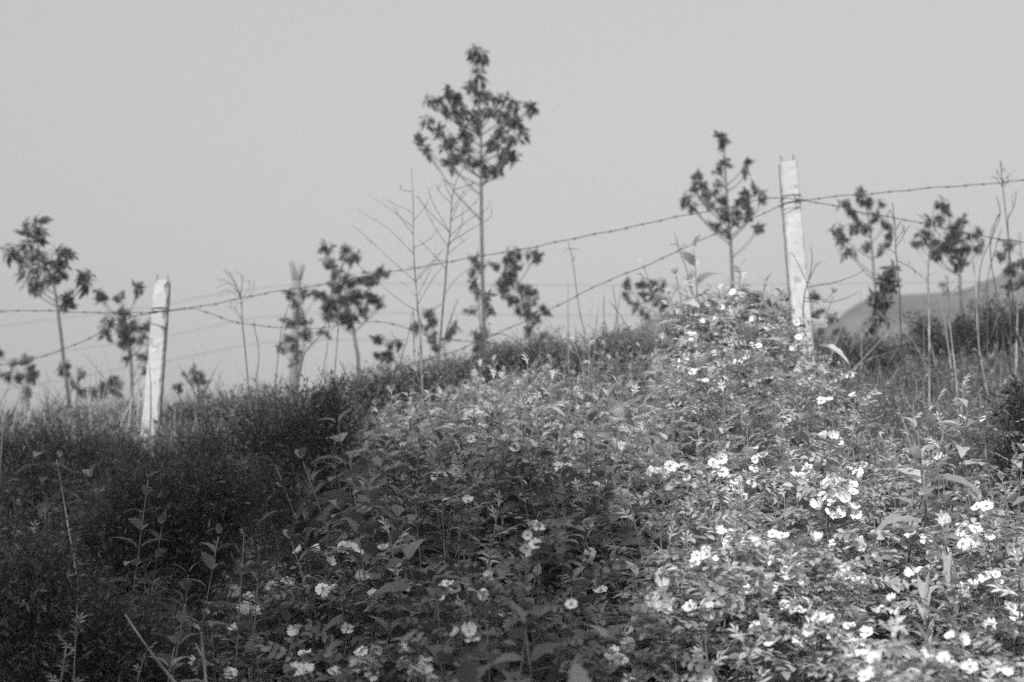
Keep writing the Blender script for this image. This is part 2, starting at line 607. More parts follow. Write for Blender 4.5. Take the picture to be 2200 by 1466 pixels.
# the farther fence: a Y-topped post and its thin wires, beyond the saplings
YB = 23.0
pb = at(637, 720, YB)
root = thing('forked_post', 'blurred grey fence post with forked Y top standing beyond the saplings', 'fence post', (pb[0], pb[1], float(ground(pb[0], pb[1]))))
t = T()
pt = at(638, 605, YB)
tube(t, [(pb[0], pb[1], float(ground(pb[0], pb[1])) - 0.3), pt], 0.08, 0.07, 8)
t.build('post_body', M_GREYPOST, root)
for q in ((626, 563), (650, 570)):
    t = T()
    tube(t, [pt - [0, 0, 0.05], at(q[0], q[1], YB)], 0.06, 0.045, 8)
    t.build('arm', M_GREYPOST, root)
for lab, pts in (('top', [(-200, 735), (0, 702), (320, 660), (637, 612), (1200, 613), (1800, 610), (2500, 600)]),
                 ('middle', [(-200, 800), (0, 775), (356, 722), (637, 675), (1200, 678), (1800, 672), (2500, 655)]),
                 ('lowest', [(-200, 860), (0, 840), (356, 776), (637, 732), (1200, 735), (1800, 728), (2500, 715)])):
    t = T()
    tube(t, spline([at(a, b, YB - 0.1) for a, b in pts], 6), 0.0035, 0.0035, 5)
    tag(t.build('fence_wire', M_WIRE), lab + ' of three faint wires strung from the forked post beyond the saplings', 'wire', 'faint wires of the farther fence')

# ------------------------------------------------------------------ saplings behind the fence
def whorl(nl, L, W, droop, kind):
    t = T()
    lf = [leaf(L * k, W * k, d, 0.2, 3, 0, 0.4, side=q) for d, k, q in ((droop * 0.5, 0.8, 0.1), (droop, 1.05, -0.12), (droop * 1.5, 0.95, 0.05))]
    for i in range(nl):
        a = i * 2.4 + RNG.uniform(-0.3, 0.3)
        f = i / nl
        el = rad(38 - 88 * f + RNG.uniform(-20, 20))
        d = np.array([math.cos(a) * math.cos(el), math.sin(a) * math.cos(el), math.sin(el)])
        p = np.array([0, 0, 0.04 - 0.10 * f])
        t.put(lf[i % 3], frame(d), p, RNG.uniform(0.7, 1.15))
    return t


WH_A = [whorl(12, 0.112, 0.040, 0.7, 0) for _ in range(4)]
WH_B = [whorl(15, 0.108, 0.044, 0.6, 0) for _ in range(4)]


def sapling(label, Y, trunk, blobs, r=0.02, kind='a', dens=1.0, size=1.0, low=()):
    P = [at(a, b, Y) for a, b in trunk]
    p0 = P[0]
    gz = float(ground(p0[0], p0[1]))
    if p0[2] > gz:
        P = [np.array([p0[0] + 0.02, p0[1], gz - 0.1])] + P
    root = thing('sapling_tree', label, 'young tree', (P[0][0], P[0][1], gz), 'young trees behind the wire fence')
    tr = T()
    C = spline(P, 6)
    tube(tr, C, r, r * 0.3, 7)
    br, cr = T(), T()
    br = tr
    wh = WH_A if kind == 'a' else WH_B
    ppm = FPX / Y
    for (cx, cy, rx, ry) in blobs:
        c = at(cx, cy, Y)
        dY = RNG.uniform(-0.7, 0.7) * max(abs(cx - trunk[-1][0]), rx) / ppm
        c = c + np.array([c[0] / Y * dY, dY, (c[2] - CAM[2]) / Y * dY])
        # the limb leaves the trunk below its clump of leaves
        dist = np.linalg.norm(C - c, axis=1)
        off = np.min(dist)
        target_z = c[2] - 0.9 * off - 0.6 * ry / ppm
        i = int(np.argmin(np.abs(C[:, 2] - target_z)))
        b0 = C[i]
        mid = b0 * 0.45 + c * 0.55 + np.array([0, 0, -0.08 * np.linalg.norm(c - b0)])
        L = spline([b0, mid, c], 5)
        if np.linalg.norm(c - b0) > 0.05:
            tube(br, L, r * 0.32, r * 0.13, 5)
        area = math.pi * rx * ry / ppm ** 2
        n = max(3, int(area * 195 * dens / size ** 2))
        for k in range(n):
            while True:
                q = RNG.uniform(-1, 1, 3)
                if np.dot(q, q) <= 1:
                    break
            w = c + np.array([q[0] * rx, q[1] * 0.8 * (rx + ry) * 0.5, q[2] * ry]) * 0.85 / ppm
            tw = L[RNG.integers(len(L) // 2, len(L))]
            if np.linalg.norm(w - tw) > 0.06:
                tube(br, spline([tw, tw * 0.5 + w * 0.5 + [0, 0, -0.02], w], 3), r * 0.14, r * 0.09, 4)
            out = unit((w - tw) + np.array([0, 0, 0.3]) * 0.5 + RNG.normal(size=3) * 0.2)
            R = frame(out, (0, 1, 0.2), RNG.uniform(0, 6.28))
            R = np.stack([R[:, 1], R[:, 2], R[:, 0]], 1)
            cr.put(wh[RNG.integers(4)], R, w, size * RNG.uniform(0.45, 1.05))
    if br is not tr:
        br.build('branches', M_BARK, root)
    tr.build('trunk', M_BARK, root)
    cr.build('crown', M_TREE, root)
    return root


sapling('tallest sapling in the middle, bare straight trunk and wide crown with a plume on top', 15.0,
        [(1046, 800), (1040, 700), (1036, 560), (1034, 400), (1034, 330), (1032, 250), (1024, 170), (1030, 110)],
        [(1022, 110, 26, 14), (1036, 125, 14, 22), (1028, 160, 14, 24), (1016, 182, 20, 10), (965, 208, 22, 18), (930, 217, 24, 10), (985, 215, 26, 12), (1035, 207, 30, 14),
         (1075, 213, 24, 14), (1110, 222, 24, 10), (1138, 230, 14, 12), (960, 235, 30, 14), (995, 238, 28, 16), (1050, 240, 32, 18), (1090, 250, 26, 18), (918, 262, 18, 16),
         (945, 278, 10, 8), (985, 262, 16, 14), (1010, 255, 16, 20), (1105, 262, 24, 20), (1125, 278, 16, 14), (902, 305, 18, 8), (917, 320, 14, 12), (950, 312, 18, 14), (998, 296, 22, 22),
         (972, 305, 18, 16), (1075, 290, 26, 18), (1105, 300, 24, 14), (1060, 312, 14, 16), (1085, 325, 22, 14), (985, 335, 18, 14), (1010, 345, 18, 12), (970, 350, 12, 6), (1045, 350, 20, 14),
         (1075, 345, 22, 12), (1048, 370, 18, 10), (1070, 368, 12, 8), (1100, 335, 12, 8), (1000, 322, 14, 12), (1030, 275, 16, 12)],
        r=0.026, dens=1.15)
sapling('slender left sapling with drooping leaves crossed by the level wire', 14.0,
        [(150, 885), (140, 800), (131, 720), (122, 650), (112, 600), (90, 560), (75, 500)],
        [(75, 478, 24, 12), (65, 500, 22, 12), (85, 505, 16, 18), (60, 525, 14, 10), (25, 540, 24, 12), (75, 545, 20, 16), (45, 562, 14, 10), (130, 545, 22, 14), (150, 548, 14, 10),
         (130, 570, 26, 16), (95, 570, 24, 16), (60, 590, 22, 14), (108, 595, 24, 12), (60, 610, 20, 12), (135, 592, 14, 10), (85, 615, 14, 10), (185, 598, 16, 10), (180, 612, 12, 10),
         (142, 643, 8, 6), (145, 655, 8, 8)], r=0.022, dens=1.1)
sapling('round bushy sapling partly hidden by the white concrete post', 17.0, [(283, 860), (282, 780), (275, 720), (265, 670)],
        [(300, 625, 14, 16), (262, 645, 18, 14), (268, 672, 20, 16), (235, 690, 18, 14), (222, 712, 12, 12), (265, 705, 24, 18), (290, 700, 18, 14), (318, 700, 12, 18), (275, 735, 26, 16),
         (312, 735, 14, 16), (305, 765, 16, 14), (275, 770, 14, 12), (312, 795, 12, 14), (212, 630, 10, 8), (215, 645, 6, 14)], kind='b', r=0.024)
sapling('dense dark sapling with spreading crown, in front of the forked post', 18.0, [(770, 785), (764, 740), (758, 700), (745, 640), (730, 590)],
        [(702, 533, 16, 10), (708, 565, 18, 16), (745, 537, 20, 12), (760, 555, 18, 14), (738, 548, 10, 14), (715, 590, 10, 8), (715, 620, 24, 14), (740, 600, 16, 12), (770, 600, 18, 12),
         (820, 585, 20, 14), (800, 600, 20, 12), (705, 650, 26, 20), (735, 640, 26, 18), (770, 640, 24, 18), (795, 640, 18, 18), (815, 650, 10, 20), (690, 640, 14, 14), (715, 680, 28, 14), (750, 680, 22, 14),
         (755, 695, 14, 10), (780, 665, 18, 12)], kind='b', r=0.028, dens=1.1)
sapling('low ragged sapling at the foot of the forked post', 19.0, [(640, 830), (650, 760), (655, 700), (650, 660)],
        [(630, 635, 16, 10), (655, 630, 10, 10), (677, 640, 12, 14), (640, 665, 12, 14), (625, 695, 18, 12), (655, 690, 22, 16), (660, 715, 16, 10), (618, 725, 14, 14), (630, 745, 14, 10),
         (640, 770, 12, 10), (695, 715, 10, 8), (600, 745, 10, 10)], kind='b', r=0.018, dens=1.0)
sapling('small leafy sapling between the two bare grey stems', 19.0, [(940, 800), (936, 740), (930, 690)],
        [(920, 668, 16, 10), (930, 690, 18, 16), (915, 705, 14, 12), (930, 725, 14, 14), (940, 745, 10, 10), (898, 700, 10, 8), (975, 700, 8, 12), (972, 718, 10, 8)], kind='b', r=0.02)
sapling('leaning sapling with a leafy arm, just right of the tall trunk', 18.0, [(1140, 790), (1137, 720), (1128, 670), (1110, 600), (1090, 570)],
        [(1090, 552, 20, 12), (1115, 548, 18, 12), (1150, 547, 22, 12), (1105, 575, 22, 14), (1060, 570, 16, 10), (1088, 600, 20, 16), (1080, 620, 18, 16), (1100, 640, 22, 16), (1125, 620, 18, 14),
         (1145, 625, 14, 10), (1108, 665, 18, 12), (1135, 650, 12, 14), (1140, 680, 14, 12), (1170, 665, 10, 10), (1135, 705, 14, 8), (1168, 722, 16, 10), (1155, 690, 8, 8)], kind='b', r=0.024)
sapling('thin leafy shoot climbing close against the tall trunk', 15.6, [(1040, 790), (1032, 700), (1025, 620), (1020, 570)],
        [(1022, 565, 8, 10), (1020, 585, 10, 10), (1012, 612, 12, 10), (1030, 620, 12, 8), (1040, 640, 16, 10), (1015, 665, 14, 8), (1052, 668, 10, 8), (1022, 722, 14, 6), (1045, 716, 10, 8),
         (1030, 740, 10, 6), (1058, 755, 10, 5), (1030, 765, 8, 8)], r=0.012, dens=0.8)
sapling('upright sapling with tufted crown just left of the pale post', 16.0, [(1577, 690), (1575, 640), (1571, 540), (1566, 480), (1560, 400), (1556, 330), (1550, 290)],
        [(1550, 290, 14, 8), (1556, 308, 6, 14), (1556, 350, 7, 6), (1603, 352, 14, 7), (1601, 375, 6, 16), (1495, 380, 18, 12), (1487, 405, 16, 10), (1512, 395, 12, 10), (1475, 428, 14, 8), (1490, 448, 8, 14),
         (1542, 370, 12, 8), (1545, 400, 14, 14), (1515, 420, 14, 10), (1552, 425, 14, 16), (1525, 438, 14, 8), (1600, 415, 18, 10), (1625, 410, 16, 8), (1640, 425, 10, 14), (1590, 430, 16, 10),
         (1608, 448, 8, 8), (1555, 455, 26, 14), (1580, 455, 14, 14), (1530, 480, 18, 14), (1540, 490, 12, 10), (1560, 497, 8, 8), (1605, 470, 14, 5), (1628, 492, 12, 8), (1578, 475, 8, 8)], kind='b', r=0.024, dens=0.95, size=0.9)
sapling('small rounded sapling low between the two wires', 19.0, [(1392, 740), (1378, 690), (1385, 640)],
        [(1350, 610, 14, 8), (1378, 610, 16, 12), (1400, 612, 20, 14), (1425, 612, 12, 14), (1390, 635, 22, 14), (1415, 640, 14, 14), (1345, 638, 14, 8), (1365, 650, 18, 10), (1425, 660, 16, 10), (1385, 675, 14, 8), (1430, 650, 10, 8)], kind='b', r=0.018)
sapling('sapling with a forked crown right of the pale post, crossed by the lower wire', 17.0, [(1885, 720), (1882, 640), (1876, 570), (1870, 500), (1860, 430)],
        [(1848, 415, 12, 10), (1855, 435, 7, 14), (1815, 435, 12, 10), (1825, 455, 14, 14), (1870, 440, 12, 10), (1893, 440, 14, 10), (1880, 462, 14, 8), (1900, 480, 14, 20), (1850, 478, 18, 10), (1838, 490, 14, 8),
         (1860, 492, 14, 10), (1800, 497, 14, 10), (1808, 515, 8, 10), (1825, 540, 14, 12), (1860, 530, 14, 8), (1912, 505, 12, 18), (1895, 530, 14, 10)], kind='b', r=0.022, dens=1.0)
sapling('broad dark sapling beyond the pale bare stem', 17.5, [(2068, 690), (2064, 640), (2060, 570), (2045, 500), (2032, 440)],
        [(2030, 440, 20, 12), (2035, 455, 8, 12), (1995, 475, 16, 14), (2020, 472, 14, 10), (2075, 475, 18, 12), (2055, 490, 18, 14), (1985, 505, 22, 14), (2005, 520, 20, 14), (2045, 515, 22, 16), (2070, 510, 22, 16),
         (1970, 525, 14, 8), (2010, 545, 20, 14), (2050, 545, 24, 14), (2080, 540, 14, 14), (2100, 505, 12, 14), (2105, 530, 8, 10), (2065, 570, 20, 10), (2030, 530, 18, 14)], kind='b', r=0.024, dens=1.1)
sapling('sapling at the far right edge with sparse sprays of leaves', 16.0, [(2210, 700), (2205, 640), (2195, 560), (2190, 500)],
        [(2168, 525, 8, 8), (2155, 550, 12, 6), (2192, 568, 12, 8), (2170, 582, 16, 8), (2170, 615, 14, 6), (2200, 610, 12, 8), (2225, 560, 16, 12), (2230, 600, 16, 12)], kind='b', r=0.016)
sapling('small sprouting sapling low at the far left edge', 18.0, [(60, 860), (58, 820), (60, 780)],
        [(58, 775, 8, 8), (65, 800, 16, 12), (70, 815, 14, 8), (12, 805, 14, 8), (28, 780, 8, 6), (0, 755, 6, 8), (40, 812, 8, 6), (62, 838, 10, 10)], kind='b', r=0.016)
sapling('little leafy shoot at the foot of the slender left sapling', 17.0, [(165, 860), (162, 830), (150, 800)],
        [(145, 790, 12, 6), (135, 795, 8, 4), (172, 805, 8, 8), (160, 830, 10, 6), (178, 845, 8, 6)], kind='b', r=0.012)
sapling('little round sapling standing alone right of the white post', 19.0, [(432, 870), (428, 840), (415, 810)],
        [(400, 805, 14, 8), (418, 798, 14, 8), (410, 820, 16, 8), (432, 815, 10, 14), (385, 832, 8, 6), (437, 845, 6, 12)], kind='b', r=0.016)
sapling('dwarf sapling on the grass line left of the white post', 18.0, [(262, 870), (258, 845), (245, 830)],
        [(243, 820, 10, 6), (220, 828, 10, 8), (255, 845, 14, 6), (222, 842, 8, 6), (196, 840, 8, 5)], kind='b', r=0.012)
sapling('stunted sapling with flat leaf tufts under the slack wire', 19.0, [(838, 800), (836, 760), (832, 730)],
        [(812, 727, 8, 6), (838, 738, 12, 8), (858, 740, 8, 6), (825, 762, 18, 6), (838, 768, 12, 10), (810, 765, 8, 5)], kind='b', r=0.014)
sapling('drooping sapling close behind the right side of the pale post', 17.0, [(1752, 740), (1748, 690), (1745, 650)],
        [(1750, 632, 8, 8), (1740, 655, 10, 10), (1752, 672, 12, 10), (1742, 695, 14, 12), (1760, 700, 8, 10), (1790, 682, 14, 8), (1800, 705, 12, 14), (1812, 720, 8, 8)], kind='b', r=0.014)
sapling('tiny sapling peeping over the rose mound beside the upright one', 17.0, [(1605, 720), (1603, 670), (1600, 640)],
        [(1592, 625, 8, 8), (1622, 640, 8, 8), (1605, 655, 16, 12), (1628, 660, 12, 10)], kind='b', r=0.012)
sapling('leafy sapling rooted at the foot of the forked-crown sapling', 12.5, [(1884, 745), (1885, 680), (1892, 620), (1918, 575)],
        [(1918, 578, 10, 6), (1902, 603, 14, 8), (1925, 622, 14, 6), (1885, 640, 22, 8), (1880, 665, 22, 10), (1875, 700, 26, 14), (1895, 690, 20, 14), (1870, 725, 22, 14), (1905, 655, 10, 6)], kind='a', r=0.014, dens=0.9)

# ------------------------------------------------------------------ bare dry stems
def c1(p): return [(x / 2.666, 400 + y / 2.666) for x, y in p]
def c2(p): return [(600 + x / 2.666, 350 + y / 2.666) for x, y in p]
def c4(p): return [(1200 + x / 2.443, 250 + y / 2.443) for x, y in p]
def c5(p): return [(1700 + x / 2.444, 300 + y / 2.444) for x, y in p]
def c6(p): return [(x / 2.38, 850 + y / 2.38) for x, y in p]


def stem(label, Y, main, branches=(), r=0.006, mat=None, r1=0.0022, rb=0.0024, name='bare_stem', cat='dry stem', slope=0.0, rootit=True, group='bare dry stems along the fence', twigs=0):
    mat = mat or M_DRY
    n = len(main)
    P = [at(a, b, Y + slope * i / max(n - 1, 1)) for i, (a, b) in enumerate(main)]
    if rootit:
        lo = min(P, key=lambda q: q[2])
        gz = float(ground(lo[0], lo[1]))
        if lo[2] > gz:
            d = (P[0] - P[1]) if np.allclose(lo, P[0]) else (P[-1] - P[-2])
            d = d / max(abs(d[2]), 1e-3) * (lo[2] - gz + 0.05)
            d[0] = np.clip(d[0], -0.15, 0.15); d[1] = 0; d[2] = -(lo[2] - gz + 0.05)
            if np.allclose(lo, P[0]):
                P = [lo + d] + P
            else:
                P = P + [lo + d]
    root = thing(name, label, cat, P[0], group)
    t = T()
    C = spline(P, 5)
    tube(t, C, r, r1, 6, wob=0.06)
    t.build('stem', mat, root)
    for b in branches:
        t = T()
        dd = RNG.uniform(-0.28, 0.28)
        L0 = math.hypot(b[-1][0] - b[0][0], b[-1][1] - b[0][1]) / 360
        B = []
        for i, (x, y) in enumerate(b):
            f = i / max(len(b) - 1, 1)
            B.append(at(x, y, Y + dd * f * min(L0 * 2, 1)))
        B[0] = C[int(np.argmin(np.linalg.norm(C - B[0], axis=1)))] if np.min(np.linalg.norm(C - B[0], axis=1)) < 0.08 else B[0]
        S = spline(B, 5)
        tube(t, S, rb, rb * 0.5, 5)
        for k in range(twigs):
            i = RNG.integers(len(S) // 2, len(S) - 1)
            d = unit(S[min(i + 1, len(S) - 1)] - S[i - 1])
            e = unit(d + RNG.normal(size=3) * 0.7)
            tube(t, [S[i], S[i] + e * RNG.uniform(0.02, 0.06)], rb * 0.45, rb * 0.3, 4)
        t.build('branch', mat, root)
    return root


stem('tall grey bare stem with long branches reaching left, pale bark at its foot', 8.3,
     c2([(822, 1340), (815, 1200), (808, 980), (795, 850), (778, 640), (768, 450), (768, 250), (757, 30)]),
     [c2(b) for b in ([(768, 180), (730, 162), (688, 148)], [(768, 278), (720, 262), (660, 240), (630, 215)], [(770, 330), (830, 260), (860, 200)], [(765, 385), (680, 300), (600, 240), (540, 205)],
                      [(766, 400), (690, 310), (665, 260)], [(768, 530), (640, 390), (560, 335), (490, 295), (445, 262)], [(775, 695), (600, 520), (500, 425), (415, 355)],
                      [(775, 495), (860, 440), (910, 375)], [(782, 670), (880, 570), (950, 480)], [(790, 860), (690, 790), (580, 695), (480, 610), (400, 540)], [(800, 800), (870, 680), (930, 600)],
                      [(780, 755), (740, 720), (695, 680)], [(800, 790), (870, 600), (900, 460)], [(772, 600), (745, 590), (735, 575)])],
     r=0.0085, mat=M_DRYMID, twigs=2)
stem('tall dark bare stem with many fine branches overlapping the tall trunk', 8.5,
     c2([(905, 1270), (912, 1150), (925, 980), (940, 800), (950, 700), (960, 560), (968, 480), (980, 380), (985, 260), (1005, 130), (1060, 20)]),
     [c2(b) for b in ([(1000, 140), (945, 105), (930, 90)], [(1008, 150), (1080, 130), (1120, 118)], [(985, 240), (920, 170), (890, 110)], [(985, 330), (1080, 270), (1145, 200)],
                      [(980, 330), (1040, 215), (1100, 145)], [(985, 280), (1040, 190), (1110, 110)], [(970, 400), (880, 230), (850, 140)], [(968, 395), (840, 260), (790, 190)],
                      [(968, 480), (890, 370), (820, 230)], [(972, 480), (1040, 370), (1050, 250)], [(968, 520), (1080, 430)], [(980, 420), (1080, 330), (1190, 265), (1205, 215)],
                      [(975, 460), (1100, 380), (1210, 310), (1210, 260)], [(958, 620), (880, 520), (800, 440)], [(948, 750), (1030, 650), (1140, 580)], [(957, 570), (870, 570), (785, 665)],
                      [(940, 800), (900, 830), (870, 840)], [(995, 200), (960, 150), (950, 130)])],
     r=0.008, mat=M_DRY, twigs=2)
stem('thin curved bare stem just right of the tall dark bare one', 8.6, c2([(960, 1180), (945, 1020), (990, 870), (1025, 780)]), [c2([(970, 930), (985, 900), (1000, 830)])], r=0.004)
stem('straight thin bare stem close left of the tall grey bare one', 8.2, c2([(775, 1440), (772, 1180), (770, 900), (765, 830)]), [], r=0.004)
stem('slanting bare stem leaning right across the slack wire', 8.7, c2([(650, 1230), (690, 1150), (740, 980), (760, 860)]), [c2([(720, 1040), (660, 1000), (640, 960)])], r=0.004, mat=M_DRY)
stem('tall dry stem topped by a drooping feathery brush, right of the white post', 8.0,
     c1([(1435, 1466), (1425, 1200), (1410, 1000), (1390, 800), (1380, 650), (1350, 560), (1310, 490)]),
     [c1(b) for b in ([(1380, 650), (1340, 570), (1290, 560), (1250, 580)], [(1382, 640), (1385, 530), (1350, 480)], [(1385, 650), (1430, 580), (1420, 530)], [(1380, 680), (1330, 650), (1320, 690)],
                      [(1385, 750), (1350, 700), (1320, 690)], [(1375, 630), (1300, 540), (1260, 550)], [(1385, 670), (1450, 600), (1450, 560)], [(1380, 620), (1390, 540), (1380, 500)],
                      [(1390, 780), (1350, 730), (1340, 700)], [(1360, 590), (1300, 500), (1290, 490)], [(1384, 660), (1320, 600), (1280, 600), (1250, 610)])],
     r=0.006, mat=M_DRY, rb=0.0016, twigs=3)
stem('thin dry stem low in front of the ragged sapling, rising left', 8.1, [(548, 850), (556, 760), (548, 710), (545, 690)], [], r=0.0035)
stem('arching bare cane in front of the ragged sapling', 8.3, [(590, 850), (596, 780), (606, 700), (628, 635)], [[(600, 740), (615, 700), (622, 690)]], r=0.004)
stem('bare cane fanning right from the bush of dark broom', 8.3, [(640, 830), (655, 760), (690, 715), (715, 650)], [[(660, 755), (640, 720), (615, 700)]], r=0.004)
stem('upright bare cane in front of the dense dark sapling', 8.4, c2([(315, 1250), (322, 1150), (338, 900), (320, 700), (318, 600)]), [c2([(335, 900), (300, 960), (280, 900)])], r=0.0045)
stem('leaning bare cane crossing behind the upright cane', 8.5, c2([(250, 1200), (275, 1050), (285, 900), (280, 850)]), [], r=0.003)
stem('short bare cane at the right of the dark broom bush', 8.3, c2([(440, 1360), (400, 1250), (345, 1135)]), [], r=0.004, mat=M_DARKSTEM)
stem('dark bent stick standing in the dark broom bush', 7.6, c6([(1530, 230), (1560, 130), (1600, 50), (1640, -20)]), [c6([(1570, 120), (1550, 60), (1545, 20)])], r=0.005, mat=M_DARKSTEM)
stem('long stick lying aslant from the dark bush up to the tall trunk', 7.4, c2([(690, 1480), (760, 1400), (830, 1335), (950, 1240), (1060, 1160), (1170, 1095)]),
     [c2([(950, 1240), (1010, 1220), (1050, 1200)])], r=0.008, mat=M_DRY, slope=1.2, name='fallen_stick', cat='stick', rootit=False, group=None)
stem('thin leaning stem with a few leaf tips below the upper wire', 8.4, c4([(130, 1460), (110, 1330), (140, 1170), (115, 1050), (95, 920), (75, 760), (50, 660)]),
     [c4([(60, 690), (40, 700), (25, 720)]), c4([(62, 690), (90, 695), (110, 705)]), c4([(75, 760), (82, 745), (84, 730)])], r=0.004)
stem('knotted thin stem leaning left above the rose mound', 8.2, c4([(740, 1010), (720, 970), (690, 900), (670, 800), (640, 720), (610, 615)]),
     [c4(b) for b in ([(640, 700), (655, 680), (660, 660)], [(685, 850), (660, 845), (650, 860)], [(685, 845), (710, 830), (720, 845)], [(695, 890), (680, 885), (678, 890)], [(630, 680), (600, 670), (580, 680)])], r=0.0035)
for lab, pts in (('left of three slim stems below the small rounded sapling', [(265, 1200), (240, 1080), (238, 940)]),
                 ('middle of three slim stems below the small rounded sapling', [(312, 1150), (308, 1050), (285, 890)]),
                 ('right, most slanting of three slim stems below the small rounded sapling', [(390, 1180), (350, 1085), (265, 965)]),
                 ('pale slim grass stalk leaning left of the rose mound', [(420, 1420), (440, 1300), (470, 1200)])):
    stem(lab, 8.5, c4(pts), [], r=0.003)
stem('forked dark twig rising against the right edge of the pale post', 8.15, c5([(88, 1180), (85, 1100), (65, 950), (65, 850), (85, 760), (130, 660)]),
     [c5(b) for b in ([(85, 755), (40, 660), (0, 590)], [(95, 730), (110, 630), (100, 560)], [(80, 775), (160, 762), (230, 750), (340, 710), (385, 680)], [(65, 850), (150, 852), (230, 850), (320, 820), (350, 800)],
                      [(70, 830), (150, 840), (190, 838), (220, 800)], [(128, 665), (145, 650), (160, 640)])], r=0.006, mat=M_DARKSTEM, rb=0.003)
stem('thin dark bare stem with seed heads before the forked-crown sapling', 8.2, c5([(605, 1260), (595, 1200), (575, 1000), (568, 780), (550, 600), (545, 450), (530, 330)]),
     [c5(b) for b in ([(550, 540), (570, 500), (600, 460)], [(548, 480), (565, 450), (575, 430)], [(552, 610), (520, 580), (500, 555)], [(560, 620), (640, 680), (710, 745)], [(545, 440), (525, 380), (515, 370)],
                      [(556, 560), (580, 520), (620, 450)])], r=0.005, mat=M_DARKSTEM, rb=0.0026, twigs=4)
stem('pale white-barked bare stem with wide forking branches', 7.9, c5([(725, 1440), (725, 1100), (722, 860), (718, 760), (722, 640), (735, 520), (742, 400), (755, 295)]),
     [c5(b) for b in ([(722, 665), (690, 620), (655, 580)], [(722, 725), (780, 670), (835, 620)], [(716, 745), (640, 660), (560, 615)], [(740, 450), (690, 410), (660, 390)], [(735, 540), (700, 510), (640, 450)], [(728, 600), (770, 560), (800, 520)])],
     r=0.0075, mat=M_DRYPALE, rb=0.0026, twigs=2)
stem('slim pale bare stem before the dark bush, right of the white-barked one', 8.0, c5([(1000, 1180), (990, 1130), (975, 950), (972, 800), (955, 650), (945, 500), (925, 350)]), [c5([(960, 690), (985, 600), (990, 560)])], r=0.005, mat=M_DRYPALE)
stem('crooked pale stem with a withered tuft at its top', 7.8, c5([(875, 1420), (865, 1250), (845, 1080), (830, 930), (825, 800), (820, 690)]),
     [c5(b) for b in ([(824, 800), (812, 760), (815, 720)], [(826, 810), (840, 775), (850, 740)], [(828, 860), (840, 820), (855, 790)], [(824, 780), (815, 775), (812, 750)])], r=0.0055, mat=M_DRYPALE, twigs=3)
stem('tallest thin stem at the right edge, its tuft touching the upper wire', 8.1, c5([(1175, 960), (1165, 880), (1155, 700), (1140, 520), (1125, 380), (1108, 220), (1098, 110)]),
     [c5(b) for b in ([(1108, 220), (1090, 190), (1078, 165)], [(1108, 225), (1130, 200), (1145, 180)], [(1110, 240), (1085, 215), (1080, 200)], [(1104, 180), (1112, 160), (1115, 150)], [(1112, 260), (1130, 230), (1140, 215)])], r=0.004, mat=M_DARKSTEM, twigs=3)
for lab, pts, br in (('thin wavy bare stem bending left of the right edge', [(985, 900), (985, 760), (1000, 640), (1045, 530), (1095, 400), (1080, 300)], [(1045, 500), (1075, 420), (1098, 380)]),
                     ('thin bowed bare stem before the dark bush at right', [(1030, 930), (1030, 740), (1070, 580), (1103, 470)], [(1050, 650), (1045, 600), (1042, 540)]),
                     ('thin bare stem with a side twig under the sloping lower wire', [(1078, 930), (1075, 800), (1050, 650), (1045, 540), (1050, 480), (1100, 380)], [(1045, 560), (1060, 500), (1070, 480)]),
                     ('short curled twig tip hanging near the right edge', [(1140, 560), (1138, 480), (1140, 410), (1170, 350), (1182, 270)], [(1168, 360), (1160, 310), (1158, 280)])):
    stem(lab, 8.3, c5(pts), [c5(br)], r=0.0035, mat=M_DRY)
stem('broken dry stalk leaning before the dark bush at right', 7.8, c5([(985, 1180), (1040, 1060), (1075, 960)]), [], r=0.004)
stem('broken dry stalk leaning under the forked-crown sapling', 7.8, c5([(485, 1250), (540, 1130), (572, 1060)]), [], r=0.004)
stem('pale thin stem rising from the shaded undergrowth at left', 4.6, c6([(468, 1480), (435, 1270), (410, 1100), (385, 880), (345, 650), (320, 500), (290, 330)]),
     [c6([(345, 690), (375, 680), (385, 670)]), c6([(385, 830), (420, 860), (460, 860)])], r=0.0045, mat=M_DRYPALE)
stem('dark straight stem standing in the lower left undergrowth', 4.3, c6([(245, 1480), (245, 1250), (252, 1050), (240, 800), (235, 650)]), [], r=0.004, mat=M_DARKSTEM)
stem('pale broken stick leaning at the bottom left', 3.7, c6([(905, 1480), (800, 1350), (720, 1240), (640, 1120)]), [], r=0.0055, mat=M_DRYPALE, name='fallen_stick', cat='stick', rootit=False, group=None)
stem('short pale broken stub beside the bottom roses at left', 3.6, c6([(1045, 1370), (1035, 1340), (1000, 1268)]), [], r=0.004, mat=M_DRYPALE, name='fallen_stick', cat='stick', group=None)
stem('thin curving cane at the left rim of the roses', 3.9, c6([(1300, 1230), (1270, 1200), (1190, 1110), (1150, 1000)]), [c6([(1200, 1130), (1215, 1180), (1225, 1200)])], r=0.0028, mat=M_DRY)
stem('pale stalk leaning at the left edge below the grass', 6.8, c6([(0, 380), (10, 240), (20, 140)]), [], r=0.005, mat=M_DRYPALE)
stem('thin dark stem standing in the grass left of the white post', 8.0, c6([(625, 320), (620, 270), (610, 150), (600, 50)]), [], r=0.004, mat=M_DARKSTEM)
stem('thin slanting stalk lying over the grass at the left crest', 8.4, c6([(540, 190), (450, 75), (390, 5)]), [], r=0.0035, mat=M_DRY, rootit=False)
stem('slim upright stem just right of the white post', 8.0, c6([(1220, 430), (1210, 330), (1205, 160), (1195, 20)]), [], r=0.0035)
stem('slim stem rising along the dark broom bush, under the feathery one', 7.8, c6([(1310, 400), (1300, 300), (1290, 130), (1270, 30)]), [], r=0.003)

# ------------------------------------------------------------------ plant templates
def tscale(t, s):
    V, L, S, M = t.pack()
    o = T()
    o._raw(V * s, L, S, M)
    return o


